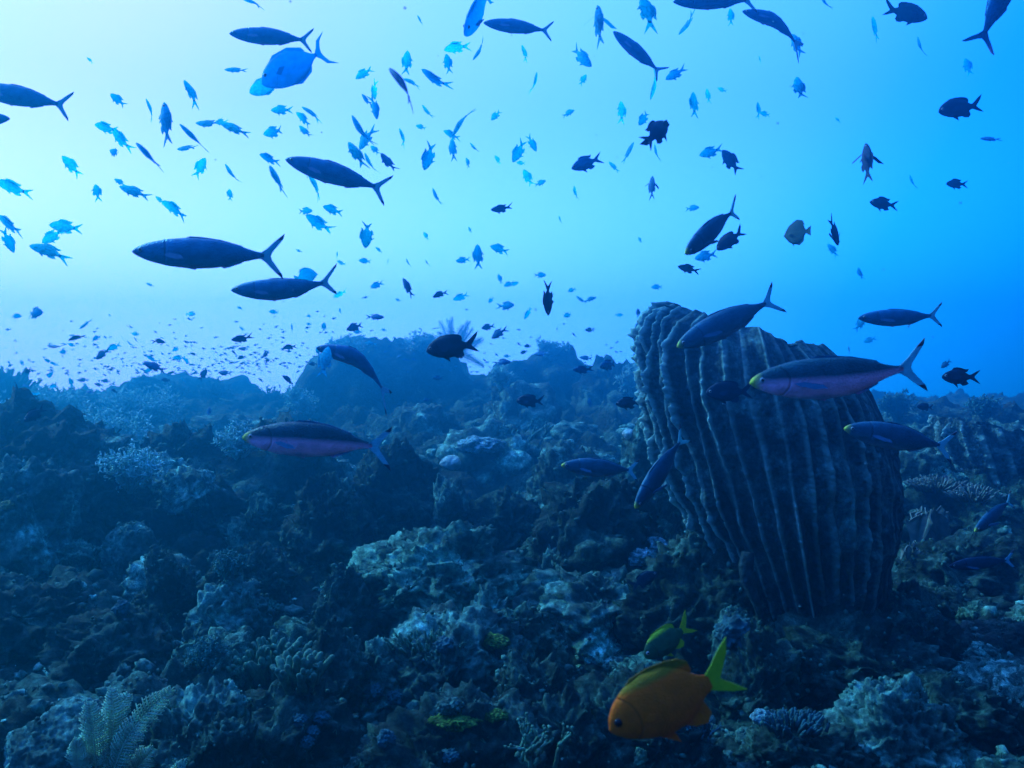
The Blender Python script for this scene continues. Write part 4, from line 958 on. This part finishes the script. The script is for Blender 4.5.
def orient(px, py, plen, ang, L, roll=0, fore=0, Y=None):
    """world matrix of a fish of real length L seen plen pixels long, heading ang in the picture plane"""
    a, f_ = R(ang), R(fore)
    h = Vector((math.cos(a) * math.cos(f_), math.sin(f_), math.sin(a) * math.cos(f_)))
    if Y is None: Y = L * F * max(math.cos(f_), .3) / plen
    Z = Vector((0, 0, 1)); u = Z - h * Z.dot(h)
    if u.length < .05: u = Vector((-math.cos(a), 0, 0))
    u.normalize(); s_ = u.cross(h).normalized()          # lateral axis so that (h, s_, u) is right-handed
    c, sn = math.cos(R(roll)), math.sin(R(roll)); u2 = u * c + s_ * sn; s2 = u2.cross(h)
    M4 = Matrix((( h.x, s2.x, u2.x, 0), (h.y, s2.y, u2.y, 0), (h.z, s2.z, u2.z, 0), (0, 0, 0, 1)))
    loc = Vector(((px - 512) / F * Y, Y, ZC - (py - 384) / F * Y))
    return Matrix.Translation(loc) @ M4 @ Matrix.Diagonal((L, L, L, 1)), Y
def add_parts(root, spec, arch, lat, pm, finscale=1.0, big=True, eyemat='eye_white', spread=.5):
    S = SPEC[spec]
    for s_ in (-1, 1):
        # pectoral fin hinged on the flank
        poly = S['pect']; bm = bmesh.new()
        hx, hz = poly[0]; pts = [((x - hx) * finscale + hx, (z - hz) * finscale + hz) for x, z in poly]
        wid = S['wid'] * max(z for _, z in S['top']) * .93
        fin_geo(bm, pts, .003, 0, None)
        for v in bm.verts: v.co = bendf(Vector((v.co.x, v.co.y + s_ * (wid + (hx - v.co.x) * spread), v.co.z)), arch, lat)
        bmesh.ops.recalc_face_normals(bm, faces=bm.faces)
        me = bpy.data.meshes.new('pectoral_fin'); bm.to_mesh(me); bm.free(); link('pectoral_fin', me, FM[pm], root)
        # eye
        ex, ez, er = S['eye']; tz = np.interp(ex, [p[0] for p in S['top']][::-1], [p[1] for p in S['top']][::-1]); tb = np.interp(ex, [p[0] for p in S['bot']][::-1], [p[1] for p in S['bot']][::-1])
        hm_ = max(z for _, z in S['top']); hh = (tz - tb) / 2; w = S['wid'] * hm_ * min(1, (hh / hm_) ** .8)
        q = min(.95, abs(ez - (tz + tb) / 2) / hh); ey = w * math.sqrt(1 - q * q)
        g = Geo(); g.blob((ex, s_ * (ey - er * .1), ez), (er, er * .5, er), 2, 0, 0); e = link('eye', g.mesh('eye'), FM[eyemat], root)
        g = Geo(); g.blob((ex, s_ * (ey + er * .22), ez), (er * .6, er * .3, er * .6), 2, 0, 0); link('pupil', g.mesh('pupil'), FM['eye_black'], e)
def scaled(spec, k):
    S = dict(SPEC[spec])
    for key in ('top', 'bot', 'dorsal', 'anal', 'pelv'):
        S[key] = [(x, z * (k if x > -.25 else 1)) for x, z in S[key]]
    return S
SPEC['fus_deep'] = scaled('fus', 1.16); SPEC['lemon'] = scaled('dam', 1.10)
def big_fish(name, spec, px, py, plen, ang, L, label, cat, mats, arch=0, lat=0, roll=0, fore=0, pm='finblue', parts=True, group=None, Y=None, finscale=1.0, eyemat='eye_white', land=None, spread=.5):
    me = fish_mesh(spec, [FM[m] for m in mats], arch, lat, res=(44, 28))
    o = link(name, me, label=label, cat=cat, group=group)
    # turn the mirrored way so that the fish keeps its belly down
    o.matrix_world, Yy = orient(px, py, plen, ang, L, roll, fore, Y)
    if parts: add_parts(o, spec, arch, lat, pm, finscale, eyemat=eyemat, spread=spread)
    if land: LAND.append((px, py, land))
    return o
FS = ['fus', 'tailclear', 'black', 'fus_sil']; FD = ['fus_dark', 'tailclear', 'black', 'fus_dark']; FX = ['fus_sil', 'tailclear', 'black', 'fus_sil']
G1 = 'fusiliers cruising over the reef'
def fus(px, py, plen, ang, L, label, mats=FX, **k): return big_fish('fusilier', 'fus_deep' if mats is FS or mats is FD else 'fus', px, py, plen, ang, L, label, 'fish', mats, group=G1, **k)
fus(22, 97, 100, 169, .24, 'dark fusilier cut off by the frame edge, only its rear half showing, high up', land='the cut off fusilier')
fus(-32, 120, 84, 2, .22, 'dark fusilier almost wholly outside the frame, only a snout tip showing', parts=False)
fus(271, 37, 84, 175, .22, 'slim dark fusilier overlapping the big surgeonfish near the top', land='the fusilier on the surgeonfish')
fus(337, 175, 108, 163, .25, 'long dark fusilier slanting head up in open water above the huge bommie', land='the slanting fusilier')
fus(518, 27, 70, 173, .21, 'small dark fusilier at the top middle of the picture', land='the top middle fusilier')
fus(715, 1, 84, 181, .23, 'dark fusilier at the top edge, its back cropped by the frame', parts=False)
fus(775, 20, 68, 165, .20, 'dark fusilier with downward bent tail just under the cropped one', arch=-.9, land='the bent tailed fusilier')
fus(638, 53, 66, 139, .20, 'dark fusilier slanting steeply nose up in the upper middle', land='the steep fusilier')
fus(208, 254, 152, 178, .28, 'longest dark fusilier with violet belly, broadside in open water', land='the longest fusilier')
fus(284, 290, 106, 180, .24, 'dark fusilier just below the tail of the longest one', land='the fusilier under the longest one', arch=.25)
fus(357, 357, 84, 167, .22, 'fusilier with drooping tail in front of the huge rounded bommie', arch=-1.1, land='the drooping tail fusilier')
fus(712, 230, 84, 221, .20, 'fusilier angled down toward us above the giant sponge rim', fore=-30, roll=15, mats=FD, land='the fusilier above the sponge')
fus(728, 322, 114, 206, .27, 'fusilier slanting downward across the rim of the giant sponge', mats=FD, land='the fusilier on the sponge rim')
fus(838, 378, 178, 183, .29, 'large fusilier with bright pink belly and yellow snout crossing the giant sponge', mats=FS, land='the large pink fusilier', arch=.12, Y=1.45)
fus(900, 318, 84, 180, .22, 'dark fusilier in open blue water past the giant sponge', land='the dark fusilier past the sponge', arch=.1)
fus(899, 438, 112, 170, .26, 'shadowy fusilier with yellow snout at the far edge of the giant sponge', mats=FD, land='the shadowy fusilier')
fus(317, 440, 150, 178, .27, 'fusilier with pink belly and yellow snout over the dark rocks', mats=FS, land='the pink bellied fusilier', arch=-.1, Y=1.6)
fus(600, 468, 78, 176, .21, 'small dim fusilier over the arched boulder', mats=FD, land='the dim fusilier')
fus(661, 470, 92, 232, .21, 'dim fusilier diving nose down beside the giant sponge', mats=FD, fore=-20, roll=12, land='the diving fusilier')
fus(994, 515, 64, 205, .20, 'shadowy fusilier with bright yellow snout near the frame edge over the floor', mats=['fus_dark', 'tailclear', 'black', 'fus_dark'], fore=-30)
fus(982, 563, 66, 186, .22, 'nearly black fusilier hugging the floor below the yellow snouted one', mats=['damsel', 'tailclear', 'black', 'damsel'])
# yellow snout caps of the two nearest shadowy fish are in their skin material
D1 = ['damsel', 'damsel', 'damsel', 'damsel']
def dam(px, py, plen, ang, L, label, mats=D1, spec='dam', cat='fish', name='damselfish', **k): return big_fish(name, spec, px, py, plen, ang, L, label, cat, mats, pm=mats[0], **k)
dam(672, 699, 148, 204, .15, 'plump orange damselfish with lime forked tail close to the camera', ['orange', 'lime', 'lime', 'orange'], spec='lemon', Y=.95, land='the orange damselfish', eyemat='eye_black', finscale=.5, spread=.05)
dam(668, 640, 58, 212, .10, 'dark fish edged in lime yellow with a small white patch above the orange damselfish', ['darkgreen', 'lime', 'lime', 'lime'], fore=-8, roll=-10, land='the lime edged fish', name='angelfish')
dam(452, 347, 52, 187, .11, 'dark oval damselfish in front of the top of the huge bommie', land='the dark fish on the bommie')
dam(729, 392, 46, 181, .11, 'black damselfish in the shade on the giant sponge behind the pink fusilier snout')
dam(960, 108, 44, 188, .11, 'dark damselfish broadside high in the open blue water', land='the high dark damselfish')
dam(961, 377, 39, 180, .10, 'dark damselfish with thin pale outline in open water past the sponge', spec='chr', land='the outlined damselfish')
dam(906, 13, 44, 348, .12, 'deep bodied olive fish facing the other way at the top edge', ['olive', 'olive', 'olive', 'olive'], land='the olive fish')
dam(644, 580, 30, 30, .09, 'black damselfish pointing its tail at the giant sponge foot')
dam(530, 401, 27, 178, .10, 'dark oval damselfish over the rubble between dome and boulder')
dam(629, 403, 27, 184, .10, 'dark damselfish touching the side of the giant sponge', spec='chr')
dam(35, 414, 26, 214, .09, 'dark damselfish tilted head down over the crest of the large dark mound', spec='chr')
dam(16, 411, 15, 180, .08, 'small dark damselfish next to the tilted one over the large mound', spec='chr', parts=False)
dam(884, 204, 29, 172, .09, 'dark chromis high in open water past the bent dark pair', spec='chr')
dam(957, 184, 22, 178, .08, 'small dark damselfish well below the high dark one', spec='chr', parts=False)
dam(834, 231, 30, 300, .09, 'dark chromis heading down with forked tail up in open water', spec='chr', fore=30, land='the tail up chromis')
dam(867, 163, 40, 93, .10, 'dark chromis seen from behind, upright, with pectoral fins spread wide', spec='chr', roll=75, finscale=1.5, spread=1.3, land='the spread fin chromis')
dam(656, 133, 40, 48, .09, 'dark chromis with long swept tail lobes in the upper middle', spec='chr', fore=35, roll=25, finscale=1.6, spread=1.2, land='the long lobed chromis')
dam(587, 163, 33, 200, .09, 'dark blue chromis facing away from the long lobed one', spec='chr', mats=['chr_dark'] * 4)
dam(652, 188, 24, 88, .08, 'small dark chromis seen from behind with fins out', spec='chr', roll=60, finscale=1.3, spread=1.2, mats=['chr_dark'] * 4)
dam(548, 298, 35, 271, .09, 'dark chromis hanging upright with tail up over the skyline', spec='chr', roll=50, land='the hanging dark chromis')
dam(730, 240, 30, 215, .08, 'dark damselfish hidden behind the fusilier above the giant sponge', fore=20)
dam(689, 269, 23, 166, .08, 'small slim dark fish just under the fusilier above the giant sponge', spec='chr', roll=45, parts=False)
dam(797, 233, 17, 178, .11, 'olive disc shaped butterflyfish in open water beside the tail up chromis', ['olive'] * 4, spec='but', fore=62, name='butterflyfish')
dam(925, 407, 16, 175, .08, 'small dark damselfish between the shadowy fusilier tail and reef crest', parts=False)
dam(166, 124, 44, 95, .10, 'blue chromis upright with split tail below, in the pale water high up', spec='chr', mats=['chr_mid'] * 4, roll=38, land='the upright blue chromis')
dam(599, 26, 42, 94, .09, 'blue chromis upright next to the steep fusilier near the top edge', spec='chr', mats=['chr_mid'] * 4, roll=68, finscale=1.6, spread=1.2)
TG = ['tang'] * 4
big_fish('surgeonfish', 'tang', 294, 66, 86, 207, .20, 'big pale blue surgeonfish with crescent tail near the top edge', 'fish', TG, pm='tang', land='the big surgeonfish', Y=2.4)
big_fish('surgeonfish', 'tang', 266, 86, 36, 200, .16, 'paler surgeonfish mostly hidden behind the big one', 'fish', ['chr_pale'] * 4, pm='chr_pale', parts=False)
big_fish('surgeonfish', 'tang', 478, 12, 60, 244, .18, 'pale blue surgeonfish diving from the top edge beside the top middle fusilier', 'fish', TG, pm='tang', fore=-25, roll=35)
big_fish('fusilier', 'fus', 1002, -6, 118, 66, .24, 'blue fusilier cropped by the top corner, tail pointing down', 'fish', ['fus_sil', 'fus_sil', 'fus_sil', 'fus_sil'], group=G1)
big_fish('butterflyfish', 'but', 306, 276, 24, 12, .11, 'pale round butterflyfish above the fusilier under the longest one', 'fish', ['chr_mid'] * 4, pm='chr_mid', land='the pale butterflyfish', parts=False)

# ---- the shoal: px, py, length, heading, look (d deep, s slim edge-on, m between), tone (p pale, b blue, k dark)
SH = '''192 93 27 121 s b;118 100 17 140 d b;151 110 20 110 s p;107 128 24 165 m p;121 140 25 125 m p;115 153 14 150 d p;149 156 34 135 s b;72 166 20 130 d p
14 188 32 160 m p;97 192 16 110 s p;120 182 12 150 m p;135 192 28 160 m p;236 70 20 180 m p;194 138 32 135 s b;187 148 20 180 m p;209 124 24 175 m p;221 122 12 180 d p;235 129 26 160 m p
200 168 20 55 m p;231 174 20 118 s p;230 195 12 100 s p;253 2 20 160 s p;364 73 18 215 d p;407 63 20 85 s p;404 85 44 130 s k;412 82 16 165 m p;435 80 32 140 s b;448 64 17 100 m b;457 47 24 195 m p
480 50 20 230 m b;282 110 20 180 d p;312 113 22 148 s p;304 119 18 140 m p;305 132 16 130 m p;274 132 21 185 d p;270 159 22 155 m b;277 180 32 118 s b;366 100 14 125 m b;375 107 22 280 m b;374 90 18 275 s p
361 132 30 118 s b;366 138 22 230 d p;357 155 30 122 s b;369 163 20 112 s p;375 150 12 130 m p;388 163 22 125 m k;403 137 18 112 s p;427 112 14 125 m p;421 127 10 160 d p;429 156 26 250 m b;461 121 30 238 m b
452 135 18 150 m p;453 150 20 95 s p;474 148 12 125 s p;468 163 10 110 m p;498 160 9 130 d p;496 115 13 230 d p;436 197 16 110 s p;316 186 24 120 m p;648 12 34 105 s b;688 24 26 230 s p;731 17 14 100 m b
655 84 26 255 m p;676 74 20 205 d b;581 57 26 315 m p;583 80 12 60 d p;525 53 16 110 s p;535 83 20 80 s p;568 113 12 20 d p;622 112 20 95 s p;644 118 17 235 d b;628 153 20 62 m p;656 153 16 100 s p;614 167 13 135 m p
519 151 22 240 m b;532 143 16 300 d b;521 163 8 180 d p;528 178 16 120 m p;540 183 11 20 d p;694 105 24 92 s b;708 96 14 98 s p;722 90 9 160 d p;759 110 15 95 s b;765 114 10 170 d b;711 152 21 195 d b;731 162 26 130 m k
575 193 13 95 s p;797 45 22 115 m b;825 3 16 120 s b;875 29 20 118 d b;920 47 18 110 m b;968 67 16 115 m b;799 89 24 95 s b;991 139 18 175 m k;912 182 14 110 m b;10 225 30 145 m p;8 240 22 285 d b;66 227 25 175 d p;53 236 22 215 d p
50 251 34 165 m p;175 209 26 150 m p;34 313 21 0 d b;16 316 10 0 d b;86 324 15 215 m b;77 337 15 205 s k;96 338 9 200 d b;72 345 6 160 d b;56 347 17 170 s k;64 352 9 180 d b;102 354 15 215 d k;114 347 11 210 d b;130 344 7 125 s b
136 340 7 130 m b;136 334 8 175 d p;159 341 13 350 m k;176 349 8 210 m b;152 359 12 150 m b;155 367 20 158 m k;149 370 7 200 d b;144 364 5 180 d b;179 358 10 180 d b;186 360 6 300 d b;194 354 7 170 m k;191 314 9 0 d p;240 308 6 150 m p
242 339 19 185 m k;242 329 6 140 m b;244 349 10 170 m k;235 353 8 150 m k;242 357 9 200 m k;203 375 12 60 d k;225 373 13 175 m k;166 380 10 178 m k;183 380 6 120 s b;113 368 5 180 m k;105 375 5 170 m k;106 381 9 175 m k;99 385 8 160 m k
83 380 10 180 m k;71 382 9 120 s b;51 374 9 230 d b;28 371 8 210 m k;48 361 7 150 m b;54 364 8 150 m b;22 363 6 130 m b;54 386 9 200 m b;115 391 9 165 m k;90 392 8 170 m k;26 386 6 170 m k;35 394 8 180 m b
305 211 14 0 d p;333 210 16 165 d b;319 224 26 145 m b;367 234 26 265 m b;379 250 8 140 m p;365 261 11 175 d b;388 262 6 90 d p;408 263 9 110 s b;427 263 7 115 s b;341 263 9 150 m p;337 255 7 90 d p;299 251 6 150 m p;426 236 8 120 m p
377 285 13 200 d b;408 288 20 118 m k;340 294 13 210 m p;340 311 6 95 s b;440 294 14 205 m k;461 297 15 200 m b;463 260 13 190 d b;478 257 22 92 s b;502 209 20 185 m k;500 249 18 165 d b;500 279 9 110 s b;509 284 10 200 d b;491 300 7 230 d b
506 306 15 5 d b;488 327 12 190 d k;499 333 16 215 d k;502 362 16 0 m k;507 356 6 180 d b;497 370 5 180 d b;355 327 15 200 d k;375 317 16 0 m k;358 332 8 180 d b;290 347 13 185 m k;266 354 8 210 d k;289 380 15 150 m k;261 380 6 150 m k
274 312 8 175 d b;309 316 5 180 d b;309 324 5 180 d b;292 328 8 95 s b;324 327 9 92 s b;371 343 11 180 m b;384 330 5 170 d b;447 322 7 95 s b;398 300 5 150 d b;540 275 11 0 d b;514 284 9 20 m b;528 313 13 240 m b;572 290 8 200 d b;581 300 11 145 m b;590 299 12 15 m b
568 315 9 200 d b;590 330 9 180 d k;619 315 8 0 m b;638 313 8 92 s k;638 325 8 230 d k;657 287 10 180 d b;557 330 5 90 d k;528 346 7 180 d k;524 352 7 200 d k;542 354 14 180 m k;586 358 12 175 m k;583 370 18 178 m k;609 365 18 190 d k
636 355 6 180 d k;643 364 8 180 d k;650 366 8 170 d k;692 208 12 0 d p;706 256 18 190 d b;833 250 14 125 m b;860 274 12 112 s b;870 340 10 200 d b;849 350 7 95 m k;946 364 9 230 d k;209 412 9 92 s k;590 403 9 95 s k;325 362 28 82 s b;313 364 7 180 d k;438 378 9 180 d k;427 400 7 180 d k
860 324 14 60 d b;318 352 8 120 m b;148 470 8 180 d k;290 470 8 250 d b;160 200 9 140 m p;560 220 8 100 s p;640 240 6 120 m p;760 60 8 100 s p;838 120 7 130 m p;470 230 6 120 m p;90 60 7 140 m p;420 20 10 120 s p;150 285 7 150 m p'''
ent = []
for row in SH.replace('\n', ';').split(';'):
    t = row.split()
    if len(t) == 6: ent.append((float(t[0]), float(t[1]), float(t[2]), float(t[3]), t[4], t[5]))
CM = {}
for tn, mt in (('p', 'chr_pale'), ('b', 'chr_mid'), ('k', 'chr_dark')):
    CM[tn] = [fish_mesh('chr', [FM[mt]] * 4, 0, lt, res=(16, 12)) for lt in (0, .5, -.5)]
r = random.Random(11)
GS = 'small chromis shoaling in the water above the reef'
small_fish = []
for i, (x, y, ln, an, lk, tn) in enumerate(ent):
    L = r.uniform(.062, .085) * {'p': 1.1, 'b': 1.0, 'k': .95}[tn]
    if ln < 9: L *= .8
    o = link('chromis', CM[tn][r.randrange(3)], cat='fish', group=GS)
    roll = {'d': r.uniform(-12, 12), 'm': r.choice((-1, 1)) * r.uniform(35, 52), 's': r.choice((-1, 1)) * r.uniform(66, 80)}[lk]
    fo = r.uniform(-22, 22)
    if lk == 'd': fo = r.uniform(-35, 35)
    Yc = min(L * F * math.cos(R(fo)) / ln, 9.5)
    L = Yc * ln * 1.13 / F / math.cos(R(fo))
    o.matrix_world, Yq = orient(x, y, ln, an, L, roll, fo, Yc)
    small_fish.append((x, y, ln, an, lk, tn, o))
# the far cloud of specks over the reef crest: countless, one object
Vf = []; Ff = []
src = CM['b'][0]; co = np.zeros(len(src.vertices) * 3); src.vertices.foreach_get('co', co); co = co.reshape(-1, 3)
fish_low = [(.5, 0, 0), (.1, .05, .2), (.1, .05, -.2), (.1, -.05, .2), (.1, -.05, -.2), (-.28, 0, .05), (-.28, 0, -.05), (-.5, 0, .16), (-.5, 0, -.16), (-.4, 0, 0)]
fl_f = [(0, 1, 3), (0, 2, 1), (0, 4, 2), (0, 3, 4), (1, 5, 3), (1, 2, 6), (1, 6, 5), (3, 5, 6), (3, 6, 4), (2, 4, 6), (5, 7, 9), (5, 9, 6), (6, 9, 8)]
n0 = 0; fl = np.array(fish_low)
for i in range(420):
    if r.random() < .62: x = r.gauss(220, 85); y = 375 - abs(r.gauss(0, 24)) + (x - 220) * -.01
    else: x = r.uniform(0, 660); y = 372 - abs(r.gauss(0, 26))
    Yd = r.uniform(7.5, 12); Lr = r.uniform(.035, .06)
    mt, _ = orient(x, y, 1, r.choice((170, 180, 190, 150, 200, 0)) + r.uniform(-15, 15), Lr, r.uniform(-50, 50), r.uniform(-20, 20), Yd)
    A = np.array(mt); W = fl @ A[:3, :3].T + A[:3, 3]
    Vf.append(W); Ff.append(np.array(fl_f) + n0); n0 += len(fl)
link('distant_fish_shoal', np_mesh('distant_fish_shoal', np.concatenate(Vf), np.concatenate(Ff), False), FM['chr_dark'], kind='stuff', label='cloud of countless fish specks drifting over the far reef crest', cat='fish')

# fine matter hanging in the water
Vp = []; Fp = []; n0 = 0; V0, F0 = ico(1)
for i in range(260):
    Yd = r.uniform(.8, 5); p = np.array(at(r.uniform(0, 1024), r.uniform(0, 768), Yd)); rad = r.uniform(.0004, .0011)
    Vp.append(V0 * rad * np.array([r.uniform(.6, 1.6), 1, r.uniform(.6, 1.4)]) + p); Fp.append(F0 + n0); n0 += len(V0)
link('drifting_particles', np_mesh('drifting_particles', np.concatenate(Vp), np.concatenate(Fp)), M['soft'], kind='stuff', label='fine pale specks drifting in the water', cat='particles')
# ------------------------------------------------------------------ labels that single out each small fish and stone
ORD = ['nearest', 'second nearest', 'third nearest', 'fourth nearest', 'fifth nearest', 'sixth nearest', 'seventh nearest', 'eighth nearest', 'ninth nearest', 'tenth nearest', 'eleventh nearest', 'twelfth nearest', 'thirteenth nearest', 'fourteenth nearest']
def side(dx, dy):
    if abs(dy) > abs(dx) * .8: return 'above' if dy < 0 else 'below'
    return 'left of' if dx < 0 else 'right of'
def heading(an):
    an %= 360
    for lo, hi, w in ((70, 112, 'nose up'), (250, 290, 'nose down'), (112, 165, 'slanting up'), (25, 70, 'slanting up'), (195, 250, 'slanting down'), (290, 335, 'slanting down')):
        if lo <= an < hi: return w
    return 'level' if 165 <= an < 195 else 'reversed'
def finish(items):
    """items: (obj, x, y, desc); ranks those that share a description, a side and a landmark by distance"""
    groups = {}
    for o, x, y, desc in items:
        lx, ly, ph = min(LAND, key=lambda l: (l[0] - x) ** 2 + (l[1] - y) ** 2)
        groups.setdefault((desc, side(x - lx, y - ly), ph), []).append((math.hypot(x - lx, y - ly), o))
    for (desc, sd_, ph), l in groups.items():
        l.sort(key=lambda t: t[0])
        for k, (d, o) in enumerate(l):
            o['label'] = (desc + ', ' + ORD[k] + ' such ' + sd_ + ' ' + ph) if len(l) > 1 else desc + ', ' + sd_ + ' ' + ph
TN = {'p': 'pale cyan', 'b': 'blue', 'k': 'dark'}; LK = {'d': 'deep', 'm': 'tilted', 's': 'slim'}
finish([(o, x, y, ('tiny ' if ln < 10 else '') + TN[tn] + ' ' + LK[lk] + ' chromis, ' + heading(an)) for x, y, ln, an, lk, tn, o in small_fish])
finish([(o, x, y, ('small ' if q < .030 else '') + d) for o, x, y, d, q in AUTO])
